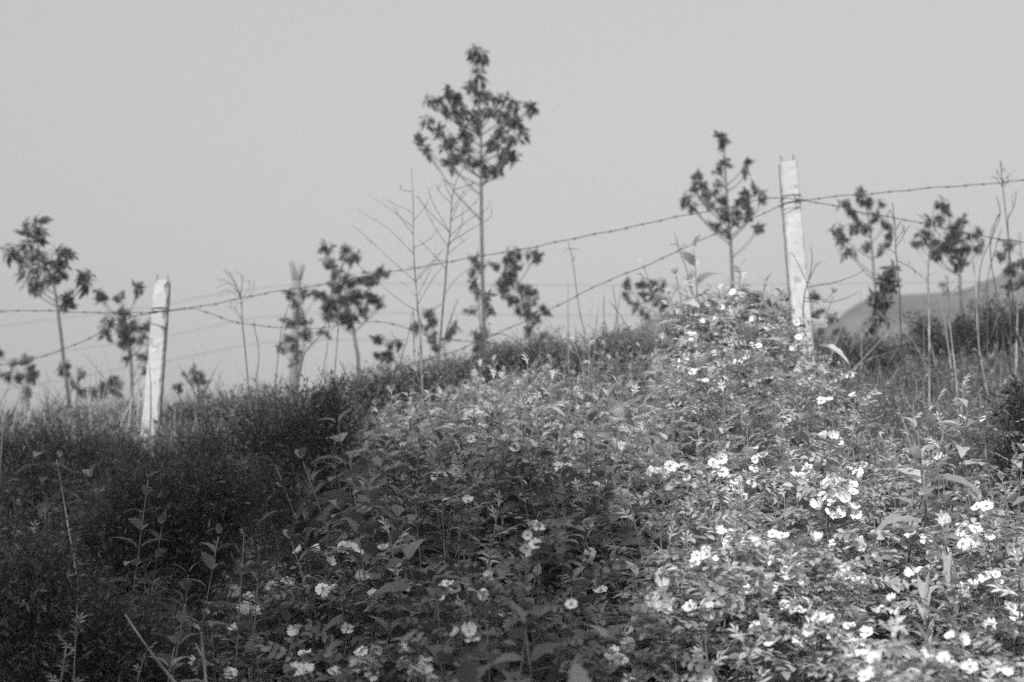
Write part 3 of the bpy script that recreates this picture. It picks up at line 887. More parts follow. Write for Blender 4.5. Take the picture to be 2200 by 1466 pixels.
def forb_opposite(h, seed):
    """upright shoot with pairs of arching toothed leaves"""
    r = np.random.default_rng(seed)
    t = T()
    lean = r.normal(size=2) * 0.08
    C = spline([(0, 0, 0), (lean[0] * 0.4 * h, lean[1] * 0.4 * h, h * 0.5), (lean[0] * h, lean[1] * h, h)], 4)
    tube(t, C, 0.0042, 0.0018, 5, mat=1)
    k = max(9, int(15 * h))
    for i in range(k):
        f = 0.18 + 0.82 * i / (k - 1)
        p = np.array([np.interp(f * h, C[:, 2], C[:, j]) for j in range(3)])
        size = 0.14 * (1.15 - 0.75 * max(0, (f - 0.55) / 0.45)) * r.uniform(0.8, 1.15)
        for sgn in (0, math.pi):
            a = i * math.pi / 2 + sgn + r.uniform(-0.35, 0.35)
            el = rad(22 + 40 * max(0, (f - 0.7) / 0.3) + r.uniform(-12, 12))
            d = np.array([math.cos(a) * math.cos(el), math.sin(a) * math.cos(el), math.sin(el)])
            lf = leaf(size, size * r.uniform(0.42, 0.52), r.uniform(0.35, 0.75), 0.3, 8, 0.13, 0.36, side=r.uniform(-0.1, 0.1))
            t.put(lf, frame(d, roll=r.uniform(-0.3, 0.3)), p + d * 0.01)
    return t


def forb_lobed(h, seed):
    """mugwort-like shoot: leaves cut into narrow lobes"""
    r = np.random.default_rng(seed)
    t = T()
    lean = r.normal(size=2) * 0.1
    C = spline([(0, 0, 0), (lean[0] * 0.4 * h, lean[1] * 0.4 * h, h * 0.5), (lean[0] * h, lean[1] * h, h)], 4)
    tube(t, C, 0.004, 0.0018, 5, mat=1)
    k = max(15, int(26 * h))
    lob = leaf(1.0, 0.27, 0.3, 0.2, 3, 0, 0.5)
    for i in range(k):
        f = 0.2 + 0.8 * i / (k - 1)
        p = np.array([np.interp(f * h, C[:, 2], C[:, j]) for j in range(3)])
        size = 0.09 * (1.1 - 0.6 * max(0, (f - 0.6) / 0.4)) * r.uniform(0.8, 1.2)
        a = i * 2.4 + r.uniform(-0.3, 0.3)
        el = rad(25 + 45 * max(0, (f - 0.75) / 0.25) + r.uniform(-12, 12))
        d = np.array([math.cos(a) * math.cos(el), math.sin(a) * math.cos(el), math.sin(el)])
        R = frame(d, roll=r.uniform(-0.3, 0.3))
        for x, ang, ln in ((0.30, 55, 0.42), (0.30, -55, 0.42), (0.52, 42, 0.46), (0.52, -42, 0.46), (0.62, 0, 0.45), (0.02, 0, 0.68)):
            q = rotz(rad(ang))
            pos = np.array([x * size, 0, -0.25 * x * x * size])
            t.put(lob, R @ q, p + R @ pos, size * ln)
    return t


def forb_lance(h, seed):
    """goldenrod-like shoot with long upright lance leaves"""
    r = np.random.default_rng(seed)
    t = T()
    lean = r.normal(size=2) * 0.05
    C = spline([(0, 0, 0), (lean[0] * 0.4 * h, lean[1] * 0.4 * h, h * 0.5), (lean[0] * h, lean[1] * h, h)], 4)
    tube(t, C, 0.0045, 0.002, 5, mat=1)
    k = max(26, int(44 * h))
    for i in range(k):
        f = 0.2 + 0.8 * i / (k - 1)
        p = np.array([np.interp(f * h, C[:, 2], C[:, j]) for j in range(3)])
        size = 0.135 * (1.0 - 0.45 * max(0, (f - 0.6) / 0.4)) * r.uniform(0.85, 1.15)
        a = i * 2.4 + r.uniform(-0.3, 0.3)
        el = rad(38 + 42 * max(0, (f - 0.6) / 0.4) + r.uniform(-8, 8))
        d = np.array([math.cos(a) * math.cos(el), math.sin(a) * math.cos(el), math.sin(el)])
        lf = leaf(size, size * 0.19, r.uniform(0.05, 0.3), 0.35, 6, 0.05, 0.45)
        t.put(lf, frame(d, roll=r.uniform(-0.2, 0.2)), p)
    return t


def rose_leaf(seed, ll=0.03):
    """pinnate rose leaf along +x with seven leaflets"""
    r = np.random.default_rng(seed)
    t = T()
    L = ll * 3.2
    C = spline([(0, 0, 0), (L * 0.5, 0, 0.008), (L, 0, -0.006)], 3)
    tube(t, C, 0.0009, 0.0006, 3)
    for x, s in ((0.34, 0.78), (0.58, 0.92), (0.82, 1.0)):
        for sg in (-1, 1):
            a = sg * rad(62 + r.uniform(-10, 10))
            d = np.array([math.cos(a), math.sin(a), r.uniform(-0.15, 0.25)])
            t.put(leaf(ll * s, ll * s * 0.6, r.uniform(0.1, 0.4), 0.3, 3, 0, 0.5), frame(d), (L * x, 0, 0.006))
    t.put(leaf(ll * 1.15, ll * 0.66, 0.3, 0.3, 3, 0, 0.5), frame((1, 0, -0.1)), (L, 0, -0.006))
    return t


def sprig(h, seed, nl=64, ll=0.017, lw=0.0045):
    """fine leaved shrub twig"""
    r = np.random.default_rng(seed)
    t = T()
    lf = leaf(ll, lw, 0.15, 0.2, 2, 0, 0.5)
    axes = [((0, 0, 0), (r.normal() * 0.1 * h, r.normal() * 0.1 * h, h))]
    for i in range(5):
        f = r.uniform(0.25, 0.75)
        b = np.array(axes[0][1]) * f
        e = b + np.array([r.normal() * 0.22, r.normal() * 0.22, r.uniform(0.25, 0.5)]) * h
        axes.append((b, e))
    for i, (a, b) in enumerate(axes):
        a, b = np.array(a), np.array(b)
        tube(t, [a, (a + b) / 2 + r.normal(size=3) * 0.01, b], 0.0022 if i == 0 else 0.0012, 0.0007, 3, mat=1)
        n = nl // 4 if i == 0 else nl * 3 // 20
        for k in range(n):
            f = r.uniform(0.2, 1.0)
            d = unit(unit(b - a) * 0.7 + r.normal(size=3))
            t.put(lf, frame(d, roll=r.uniform(0, 6)), a + (b - a) * f, r.uniform(0.7, 1.4))
    return t


def blade(L, w, bend):
    t = T()
    V, F = [], []
    n = 4
    for i in range(n + 1):
        f = i / n
        x = bend * L * f ** 2
        z = L * (f - 0.35 * abs(bend) * f ** 2)
        ww = w * 0.5 * (1 - f ** 1.6) + 0.0003
        V += [(x, -ww, z), (x, ww, z)]
    for i in range(n):
        a = 2 * i
        F.append((a, a + 1, a + 3, a + 2))
    t.add(V, F)
    return t


OPP = [forb_opposite(0.62, 100 + i) for i in range(6)]
LOB = [forb_lobed(0.62, 200 + i) for i in range(6)]
LAN = [forb_lance(0.62, 300 + i) for i in range(4)]
RLF = [rose_leaf(400 + i) for i in range(6)]
SPR = [sprig(0.34, 500 + i, 64 if i < 4 else 40, 0.017 if i < 4 else 0.027, 0.0045 if i < 4 else 0.009) for i in range(8)]
BLD = [blade(0.45, 0.006, b) for b in (0.1, 0.3, 0.55, 0.8)]

# where each kind of plant grows, judged by what the photograph shows there
EDGE_Y = [700, 880, 930, 1000, 1080, 1150, 1200, 1300, 1400, 1466, 1700]
EDGE_X = [800, 760, 735, 720, 712, 660, 560, 480, 430, 400, 360]


def edge_x(x, y, py):
    return np.interp(py, EDGE_Y, EDGE_X) + 26 * np.sin(5.3 * y + 2 * x) + 18 * np.sin(11.7 * y - 3 * x + 1)


def canopy_px(x, y):
    z = ground(x, y) + thick(x, y)
    return project(np.stack([x, y, z], 1))


def sample(n, y0=2.3, y1=9.4, pad=0.9):
    y = RNG.uniform(y0, y1, n)
    x = RNG.uniform(-1, 1, n) * (0.365 * 9.4 + pad)
    k = np.abs(x) < 0.365 * y + pad
    return x[k], y[k]


def random_R(n, tilt=0.18, s0=0.8, s1=1.15, facing=None):
    out = np.empty((n, 3, 3))
    for i in range(n):
        a = RNG.uniform(0, 6.28)
        d = unit(np.array([RNG.normal() * tilt, RNG.normal() * tilt - 0.12, 1.0]))
        x = unit(np.cross([math.cos(a), math.sin(a), 0.01], d))
        y = np.cross(d, x)
        out[i] = np.stack([x, y, d], 1) * RNG.uniform(s0, s1)
    return out


def plant_mass(name, temps, x, y, mats, zoff=0.0, tilt=0.18, s0=0.8, s1=1.15, scale=None):
    t = T()
    z = ground(x, y) + zoff
    pick = RNG.integers(len(temps), size=len(x))
    for i, tm in enumerate(temps):
        k = pick == i
        R = random_R(int(k.sum()), tilt, s0, s1)
        if scale is not None:
            R = R * scale[k][:, None, None]
        t.scatter(tm, R, np.stack([x[k], y[k], z[k]], 1))
    o = t.build(name, mats)
    return tag(o, kind='stuff')


def rough(x, y, f=1.0, s=0.0):
    """slow random field 0..1 for patchiness"""
    return 0.5 + 0.25 * np.sin(3.1 * f * x + 1.7 * f * y + s) + 0.25 * np.sin(-2.3 * f * x + 2.9 * f * y + 2 * s + 1)


# forbs: the toothed leafy mass in the middle, the lobed pale ones further right and up
x, y = sample(5200)
px, py = canopy_px(x, y)
inside = px > edge_x(x, y, py) + RNG.normal(size=len(px)) * 22
keep = inside & (py > 800) & (RNG.random(len(x)) < np.where(px < 1420, 0.80, 0.42) * np.interp(py, [800, 900, 960], [0.25, 0.5, 1]))
keep &= ~((px > 1780) & (py < 900))
sc = thick(x, y) / 0.62 * np.interp(y, [2.5, 9], [0.95, 1.0])
lit_zone = (px > 1340 + 60 * np.sin(3 * y) + RNG.normal(size=len(px)) * 70) | (py < 935 + RNG.normal(size=len(px)) * 25)  # one plant in two tones: the bank's sun and shade put into leaf colour
plant_mass('undergrowth', OPP, x[keep & ~lit_zone], y[keep & ~lit_zone], [M_FORB, M_CANE], scale=sc[keep & ~lit_zone])
plant_mass('leafy_undergrowth', OPP, x[keep & lit_zone], y[keep & lit_zone], [M_ROSE, M_CANE], scale=sc[keep & lit_zone])
x, y = sample(4200)
px, py = canopy_px(x, y)
inside = px > edge_x(x, y, py) + RNG.normal(size=len(px)) * 25
keep = inside & (py > 760) & (RNG.random(len(x)) < np.where((px < 1330) & (py > 930), 0.06, 0.75))
keep &= ~((px > 1780) & (py < 890))
sc = thick(x, y) / 0.62
plant_mass('pale_undergrowth', LOB, x[keep], y[keep], [M_MUG, M_CANE], scale=sc[keep] * 1.0)

# pale leafy sprays standing up through the rose mound
x, y = RNG.uniform(0.8, 1.5, 70), RNG.uniform(7.35, 8.2, 70)
plant_mass('mound_sprays', LOB + OPP, x, y, [M_MUG, M_CANE], scale=thick(x, y) / 0.62 * RNG.uniform(0.66, 0.96, 70))

# fine scrub on the left and in the hollow
x, y = sample(15000)
px, py = canopy_px(x, y)
keep = (px < edge_x(x, y, py) + 25 + RNG.normal(size=len(px)) * 25) & (RNG.random(len(x)) < (0.22 + 0.7 * rough(x, y, 1.3)) * np.where((py < 935) & (px < 620), 0.22, 1.0))
sc = 0.75 + 0.75 * rough(x, y, 1.0, 2.0)
plant_mass('scrub', SPR, x[keep], y[keep], [M_SCRUB, M_DARKSTEM], tilt=0.35, scale=sc[keep])
# some leafy weeds among the scrub
x, y = sample(2600)
px, py = canopy_px(x, y)
keep = (px < edge_x(x, y, py) + 30) & (py > 965) & (RNG.random(len(x)) < 0.75 * rough(x, y, 1.7, 3.0))
plant_mass('weeds', LOB + OPP[:2], x[keep], y[keep], [M_WEED, M_DARKSTEM], scale=RNG.uniform(0.8, 1.3, keep.sum()))

x, y = sample(9000, 6.2, 9.6, 0.9)
px, py = canopy_px(x, y)
keep = (((px > 1740) & (py < 930)) | ((px > 820) & (px < 1500) & (py < 860))) & (RNG.random(len(x)) < 0.20 + 0.6 * rough(x, y, 1.5, 5.0))
plant_mass('crest_scrub', SPR, x[keep], y[keep], [M_CREST, M_DRY], tilt=0.3, scale=RNG.uniform(0.6, 1.35, keep.sum()))

# grass along the crest and beyond the fence
def grass(name, x, y, dens_keep, s):
    t = T()
    x, y = x[dens_keep], y[dens_keep]
    z = ground(x, y)
    pick = RNG.integers(4, size=len(x))
    for i in range(4):
        k = pick == i
        t.scatter(BLD[i], random_R(int(k.sum()), 0.22, 0.55 * s, 1.15 * s), np.stack([x[k], y[k], z[k]], 1))
    return tag(t.build(name, M_GRASS), kind='stuff')


x, y = sample(60000, 5.8, 10.2, 1.0)
px, py = canopy_px(x, y)
left = (px < 760) & (py > 830) & (y > 7.4)
mid = (px >= 740) & (px < 1300) & (py < 965)
right = (px > 1740) & (py < 960)
other = (px >= 1300) & (px <= 1760) & (py < 900)
pk = np.where(left, 0.8, 0) + np.where(mid, 0.75, 0) + np.where(right, 0.5, 0) + np.where(other, 0.35, 0)
grass('grass', x, y, RNG.random(len(x)) < pk * (0.35 + 0.65 * rough(x, y, 1.6, 1.0)), 1.0)
y = RNG.uniform(9.6, 26, 60000)
x = RNG.uniform(-1, 1, 60000) * (0.38 * y + 1)
grass('far_grass', x, y, RNG.random(len(x)) < 0.25 + 0.5 * rough(x, y, 0.5), 1.35)
y = RNG.uniform(8.6, 13, 2600)
x = RNG.uniform(-1, 1, 2600) * (0.38 * y + 1)
grass('tall_grass', x, y, RNG.random(len(x)) < rough(x, y, 1.1, 2.5) ** 2 + 0.22, 2.0)
y = RNG.uniform(9.2, 25, 5200)
x = RNG.uniform(-1, 1, 5200) * (0.38 * y + 1)
k = RNG.random(len(x)) < rough(x, y, 0.6, 4.0)
plant_mass('far_scrub', SPR, x[k], y[k], [M_CREST, M_DARKSTEM], tilt=0.3, scale=np.full(k.sum(), 1.35))


# ------------------------------------------------------------------ shrubs
def shrub(label, Y, blobs, mat, n, name='shrub', temps=None, ssz=1.0, group=None):
    """a shrub whose clumps of twigs show at the given pixel ellipses"""
    temps = temps or SPR
    cx = sum(b[0] for b in blobs) / len(blobs)
    lowest = max(b[1] + b[3] for b in blobs)
    p = at(cx, lowest, Y)
    base = np.array([p[0], p[1], float(ground(p[0], p[1]))])
    root = thing(name, label, 'shrub', base, group)
    t, st = T(), T()
    ppm = FPX / Y
    tot = sum(b[2] * b[3] for b in blobs)
    for (bx, by, rx, ry) in blobs:
        c = at(bx, by, Y)
        tube(st, spline([base + RNG.normal(size=3) * [0.06, 0.06, 0], base * 0.5 + c * 0.5 + [0, 0, -0.03], c], 5), 0.006, 0.002, 5)
        m = max(6, int(n * rx * ry / tot))
        for _ in range(m):
            q = RNG.normal(size=3)
            q = q / np.linalg.norm(q) * (RNG.uniform(0.25, 1.0) ** 0.5 + abs(RNG.normal()) * 0.28)
            w = c + np.array([q[0] * rx, q[1] * 0.9 * (rx + ry) / 2, q[2] * ry]) / ppm
            out = unit(np.array([q[0] * 0.7, q[1] * 0.7, 0.9]) + RNG.normal(size=3) * 0.25)
            R = frame(out, (0.3, 1, 0.1), RNG.uniform(0, 6.28))
            R = np.stack([R[:, 1], R[:, 2], R[:, 0]], 1)
            s = ssz * RNG.uniform(0.6, 1.1)
            tm = temps[RNG.integers(len(temps))]
            H = tm.pack()[0][:, 2].max()
            t.put(tm, R, w - out * H * 0.7 * s, s)
    st.build('stems', M_DARKSTEM, root)
    t.build('foliage', [mat, M_DARKSTEM], root)
    return root


shrub('dark broom bush of fine twigs at the left end of the leafy roses', 7.4,
      [(690, 920, 70, 70), (610, 950, 70, 50), (720, 880, 46, 50), (640, 890, 60, 40), (735, 850, 24, 24), (715, 835, 14, 20), (560, 930, 60, 40), (490, 945, 70, 30), (430, 965, 60, 30), (690, 1000, 60, 80), (600, 1020, 60, 60), (640, 1080, 60, 50)], M_BRUSH, 470)
shrub('wide dark bush on the crest at the right edge, behind the bare stems', 10.3,
      [(2180, 720, 70, 60), (2110, 720, 60, 50), (2040, 735, 60, 46), (1985, 755, 46, 36), (2240, 720, 60, 70), (2060, 780, 60, 40), (2150, 780, 60, 40), (1975, 700, 14, 26), (2340, 730, 90, 70), (2480, 760, 90, 60)], M_DEEP, 900)
shrub('low grey bush along the crest between the white post and the dark broom bush', 9.3, [(520, 885, 60, 30), (590, 868, 60, 32), (450, 895, 60, 24), (400, 890, 40, 20)], M_CREST, 220)
shrub('low grey bush on the crest under the two bare grey stems', 8.9, [(800, 835, 50, 30), (870, 822, 50, 26), (930, 815, 40, 24)], M_CREST, 170)
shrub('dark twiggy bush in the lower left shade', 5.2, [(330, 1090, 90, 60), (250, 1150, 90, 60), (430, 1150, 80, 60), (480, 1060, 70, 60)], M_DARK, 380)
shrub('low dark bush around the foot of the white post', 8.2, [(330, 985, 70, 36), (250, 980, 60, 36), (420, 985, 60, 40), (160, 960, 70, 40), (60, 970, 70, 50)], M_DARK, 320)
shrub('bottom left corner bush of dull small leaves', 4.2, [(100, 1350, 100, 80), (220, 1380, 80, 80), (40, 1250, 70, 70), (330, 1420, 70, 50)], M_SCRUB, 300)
shrub('grey green bush on the crest between the grass and the rose mound', 9.0, [(1300, 770, 50, 40), (1370, 775, 50, 40), (1440, 775, 46, 44), (1230, 780, 40, 26)], M_CREST, 360)
shrub('spiky dark bush behind the rose mound', 8.7, [(1500, 690, 34, 30), (1545, 680, 40, 34), (1590, 690, 40, 40), (1640, 690, 36, 40), (1560, 730, 60, 40)], M_DARK, 260)
shrub('dim bush right of the pale post, under the drooping sapling', 9.4, [(1790, 765, 50, 22), (1850, 765, 50, 26), (1900, 770, 40, 28), (1750, 770, 30, 24)], M_CREST, 240)
shrub('low scrubby bush on the crest behind the slack wire', 9.6, [(1120, 770, 50, 26), (1060, 780, 40, 24), (1180, 760, 40, 30), (960, 795, 50, 18)], M_CREST, 240)
shrub('dark leafy bush at the right edge beside the pale roses', 5.9, [(2190, 960, 40, 70), (2210, 1060, 30, 60), (2230, 900, 40, 60)], M_DEEP, 200)

# ------------------------------------------------------------------ single leafy plants that stand out
def leafy(label, px, py, kind, h=0.62, mat=None, lift=0.0, Y=None):
    P = hit(px, py, lift) if Y is None else at(px, py, Y)
    g0 = float(ground(P[0], P[1]))
    hh = max(0.3, P[2] - g0)
    root = thing('leafy_plant', label, 'plant', (P[0], P[1], g0), 'tall leafy plants standing out of the undergrowth')
    seed = int(px * 7 + py)
    fn = {'opp': forb_opposite, 'lob': forb_lobed, 'lan': forb_lance}[kind]
    src = T()
    for q in range(1 if kind == 'lan' else 3):
        src.put(fn(hh * (1 - 0.12 * q), seed + q), rotz(q * 2.0), (0.05 * q * math.cos(seed + q), 0.05 * q * math.sin(seed + q), 0))
    V, L, S, M = src.pack()
    V = V + np.array(root.location)
    # stem and foliage are separate parts
    starts = np.concatenate([[0], np.cumsum(S)[:-1]])
    for part, mi, mt in (('stem', 1, M_CANE), ('leaves', 0, mat or M_FORB)):
        k = np.where(M == mi)[0]
        li = np.concatenate([L[starts[i]:starts[i] + S[i]] for i in k])
        u, inv = np.unique(li, return_inverse=True)
        t = T()
        t._raw(V[u], inv.astype(np.int64), S[k], np.zeros(len(k), np.int64))
        t.build(part, mt, root)
    return root


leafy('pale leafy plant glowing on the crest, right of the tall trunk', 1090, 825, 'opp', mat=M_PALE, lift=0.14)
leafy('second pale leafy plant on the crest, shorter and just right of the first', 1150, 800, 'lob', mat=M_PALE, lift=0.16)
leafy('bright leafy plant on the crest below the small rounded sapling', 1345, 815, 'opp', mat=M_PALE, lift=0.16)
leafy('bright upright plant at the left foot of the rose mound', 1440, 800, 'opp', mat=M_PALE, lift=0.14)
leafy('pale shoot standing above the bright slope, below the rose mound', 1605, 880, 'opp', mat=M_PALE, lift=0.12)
leafy('tall leafy shoot beside the left edge of the pale post', 1668, 620, 'opp', Y=8.0)
leafy('small leafy shoot at the top left corner of the leafy mass', 870, 855, 'opp', mat=M_MUG, lift=0.12)
leafy('leafy shoot on the left rim beside the dark broom bush', 750, 935, 'opp', lift=0.05)
leafy('lance-leaved plant at the bottom right, left one of the pair', 1968, 1290, 'lan', mat=M_MUG, lift=0.12)
leafy('lance-leaved plant at the bottom right, right one of the pair', 2065, 1225, 'lan', mat=M_MUG, lift=0.12)
leafy('ferny plant in the shade at the far left', 70, 1045, 'lob', mat=M_WEED, Y=5.0)
leafy('leafy plant in the shade below the white post', 285, 1045, 'opp', mat=M_WEED, Y=5.0)
leafy('spreading weed in the deep shade left of the pale thin stem', 60, 1180, 'lob', mat=M_WEED, Y=4.4)
leafy('toothed weed in the dark hollow under the white post, further right', 400, 1150, 'opp', mat=M_WEED, Y=4.7)
leafy('lance-leaved weed before the dark broom bush', 660, 1020, 'lan', mat=M_WEED, Y=6.0)
leafy('small toothed weed above the pale broken stick', 330, 1300, 'opp', mat=M_WEED, Y=4.0)
leafy('ferny weed in the bottom left corner', 100, 1400, 'lob', mat=M_WEED, Y=3.7)
leafy('ferny weed just above the left rim of the roses', 520, 1160, 'lob', mat=M_WEED, Y=4.5)
leafy('dim weed at the lower left beside the pale broken stick', 195, 1300, 'lob', mat=M_WEED, Y=4.0)
leafy('toothed plant in the bottom middle, spreading broad leaves', 880, 1275, 'opp', lift=0.06)
leafy('toothed shoot near the bottom, right of the big middle rose', 1060, 1290, 'opp', lift=0.06)
leafy('leafy shoot at the right top of the right-hand roses', 2090, 885, 'lob', mat=M_MUG, lift=0.14)
leafy('pointed leafy shoot above the big rose clusters', 1720, 985, 'opp', mat=M_MUG, lift=0.10)

# ------------------------------------------------------------------ roses
def flower_mesh(seed, cup, npet=5):
    r = np.random.default_rng(seed)
    t = T()
    for i in range(npet):
        a = i * 2 * math.pi / npet + r.uniform(-0.12, 0.12)
        V, F = [], []
        c = cup + r.uniform(-0.35, 0.35)
        rows = ((0.06, 0.08), (0.35, 0.40), (0.68, 0.84), (0.90, 0.86), (1.0, 0.55))
        for (u, w) in rows:
            for s in (-1, -0.5, 0, 0.5, 1):
                L = 0.0265 * u * (1 - 0.20 * (s == 0) * (u > 0.95)) - 0.0016 * abs(s) * u
                x, y = L, 0.0150 * w * s
                z = 0.0265 * (c * u ** 1.7) + 0.0018 * (abs(s) ** 2) + 0.0008 * math.sin(7 * s + seed + i) * u
                V.append((x * math.cos(a) - y * math.sin(a), x * math.sin(a) + y * math.cos(a), z + 0.0006 * (i % 2)))
        for j in range(4):
            for k in range(4):
                b = j * 5 + k
                F.append((b, b + 5, b + 6, b + 1))
        t.add(V, F)
    return t.mesh('flower', M_PETAL)


def stamen_mesh(seed):
    r = np.random.default_rng(seed)
    t = T()
    n = 9
    V = [(0, 0, 0.0032)] + [(0.0048 * math.cos(a), 0.0048 * math.sin(a), 0.0014) for a in np.arange(n) * 2 * math.pi / n]
    t.add(V, [(0, 1 + i, 1 + (i + 1) % n) for i in range(n)])
    for i in range(18):
        a, q = r.uniform(0, 6.28), r.uniform(0.004, 0.0075)
        p = np.array([q * math.cos(a), q * math.sin(a), r.uniform(0.003, 0.006)])
        tube(t, [(0.3 * p[0], 0.3 * p[1], 0.001), p, p + [0, 0, 0.0012]], 0.00045, 0.0009, 4)
    return t.mesh('stamens', M_STAMEN)


FLOWERS = [flower_mesh(11 + i, c) for i, c in enumerate((0.1, 0.25, 0.4, 0.6, 0.9, 0.2, -0.2, 1.6))]
STAMENS = [stamen_mesh(50 + i) for i in range(2)]


def k8(L): return [(1400 + a / 2.0475, 750 + b / 2.0475, n) for a, b, n in L]
def k4(L): return [(1200 + a / 2.443, 250 + b / 2.443, n) for a, b, n in L]
def k7(L): return [(700 + a / 2.048, 750 + b / 2.048, n) for a, b, n in L]
def k6(L): return [(a / 2.38, 850 + b / 2.38, n) for a, b, n in L]


CLUSTERS = k8([(15, 540, 3), (80, 515, 1), (135, 540, 3), (290, 515, 4), (450, 520, 1), (480, 485, 2), (430, 590, 2), (370, 635, 4), (700, 555, 5), (660, 570, 2), (780, 620, 5), (810, 655, 1),
               (770, 715, 4), (865, 705, 5), (870, 515, 1), (905, 540, 1), (815, 570, 1), (880, 600, 1), (885, 635, 1), (330, 815, 2), (335, 850, 1), (230, 910, 5), (440, 860, 5), (490, 880, 5),
               (480, 920, 3), (560, 825, 2), (560, 930, 2), (795, 860, 1), (720, 850, 1), (900, 850, 3), (915, 875, 2), (640, 990, 3), (510, 1035, 3), (470, 1060, 2), (560, 1040, 2), (620, 965, 2),
               (880, 980, 5), (850, 1010, 3), (930, 1020, 2), (655, 1150, 4), (720, 1160, 3), (760, 1180, 2), (620, 1130, 2), (1050, 1150, 4), (1215, 970, 5), (1270, 900, 3), (1350, 770, 3),
               (1410, 840, 6), (1460, 695, 3), (490, 1240, 4), (250, 1160, 1), (200, 1130, 3), (400, 1100, 1), (685, 1290, 2), (840, 1260, 4), (860, 1300, 3), (930, 1300, 4), (920, 1365, 3),
               (985, 1370, 1), (1270, 1370, 3), (820, 1330, 1), (970, 1440, 2), (1555, 1400, 2), (1410, 1060, 2), (1500, 1000, 3), (1140, 1420, 1), (1400, 1400, 1), (240, 1455, 1), (770, 230, 4),
               (735, 285, 2), (790, 400, 3), (865, 120, 2), (685, 165, 1), (885, 210, 1), (1460, 305, 1), (1345, 350, 1), (1370, 295, 1), (1275, 490, 1), (1245, 465, 1), (30, 1110, 3), (65, 995, 2),
               (1580, 1130, 1), (1600, 1180, 1), (1490, 1230, 1), (1350, 1280, 2), (700, 1240, 1), (1210, 840, 1), (1140, 810, 1)])
CLUSTERS += k4([(930, 930, 4), (970, 1000, 3), (700, 1010, 2), (820, 1070, 3), (690, 1150, 4), (700, 1180, 2), (1060, 1070, 3), (1090, 1110, 2), (1040, 1210, 4), (900, 1190, 4), (980, 1280, 4),
                (940, 1290, 3), (660, 1290, 4), (720, 1340, 3), (760, 1400, 3), (820, 1240, 2), (880, 1370, 2), (1250, 1080, 2), (1260, 1160, 2), (1240, 1230, 1), (750, 1080, 1), (850, 1000, 2),
                (1300, 1410, 2), (1330, 1390, 1)])
CLUSTERS += k7([(550, 1080, 7), (500, 1090, 2), (615, 1250, 5), (175, 1385, 7), (220, 1325, 2), (420, 1430, 6), (40, 1435, 2), (95, 1230, 2), (150, 1015, 2), (205, 1085, 2), (20, 1060, 4), (95, 885, 3),
                (140, 905, 1), (255, 885, 1), (15, 940, 1), (1055, 520, 4), (1150, 770, 2), (930, 790, 4), (910, 870, 4), (890, 820, 1), (570, 535, 2), (505, 560, 3), (640, 395, 1), (625, 290, 1),
                (720, 1000, 1), (690, 1080, 2), (1210, 1065, 2), (1310, 1260, 1), (1330, 1300, 2), (1265, 1340, 2), (1300, 1365, 2), (1330, 1450, 2), (1460, 1105, 4), (1500, 990, 2), (1480, 1150, 2),
                (1080, 1125, 1), (340, 1330, 1), (345, 1385, 1), (590, 640, 1), (625, 670, 2), (1110, 385, 1), (835, 440, 1)])
CLUSTERS += k6([(1570, 795, 3), (1620, 960, 5), (1390, 975, 2), (1470, 955, 1), (1300, 1130, 3), (1290, 1100, 1), (1190, 1000, 1), (1275, 1050, 1), (1085, 1105, 1), (1195, 1200, 1), (1035, 1380, 3),
                (1180, 1420, 2), (1525, 1215, 2), (1555, 1320, 2), (1545, 1420, 3)])

BUSHES = {
    'mound': ('rose bush heaped into a mound in front of the pale post', []),
    'upper': ('rose bush with many clusters across the upper bright slope at right', []),
    'big': ('rose bush with the biggest white clusters, low at right of the middle', []),
    'edge': ('rose bush at the right edge with scattered blurred blossoms', []),
    'shade': ('shaded rose bush with few blossoms in the middle of the leafy bank', []),
    'left': ('rose bush sprawling at the bottom left of the leafy bank', []),
}


def which(px, py):
    if py < 905 and 1440 < px < 1810:
        return 'mound'
    if px > 1900:
        return 'edge'
    if px > 1380:
        return 'upper' if py < 1130 else 'big'
    if px < 830:
        return 'left'
    return 'shade'


for (cx, cy, n) in CLUSTERS:
    k = which(cx, cy)
    BUSHES[k][1].append((cx, cy, max(1, round(n * 0.6)) if k in ('left', 'shade', 'mound') else n))

GROWN = {}


def flowers_of(key):
    label, cl = BUSHES[key]
    pts = []
    fl = []
    for (cx, cy, n) in cl:
        C = hit(cx, cy, 0.12, 3.05)
        sz = float(np.interp(cy, [650, 850, 960, 1200, 1450], [15, 18, 24, 28, 32])) * C[1] / FPX / 0.0525
        view = unit(CAM - C)
        pts.append(C)
        for i in range(n):
            spread = 0.0 if n == 1 else 0.0215 * sz * math.sqrt(n)
            a = i * 2.4 + RNG.uniform(0, 1)
            q = spread * math.sqrt((i + 0.3) / n)
            # the cluster is a small dome that faces up and outwards
            off = np.array([math.cos(a) * q * 1.15, RNG.uniform(-0.6, 0.6) * q, math.sin(a) * q])
            nrm = unit(view * RNG.uniform(0.5, 1.2) + np.array([0, 0, 0.75]) * RNG.uniform(0.4, 1.3) + off * 14 + RNG.normal(size=3) * 0.36)
            fl.append((C + off, nrm, sz * RNG.uniform(0.78, 1.18)))
    return label, pts, fl


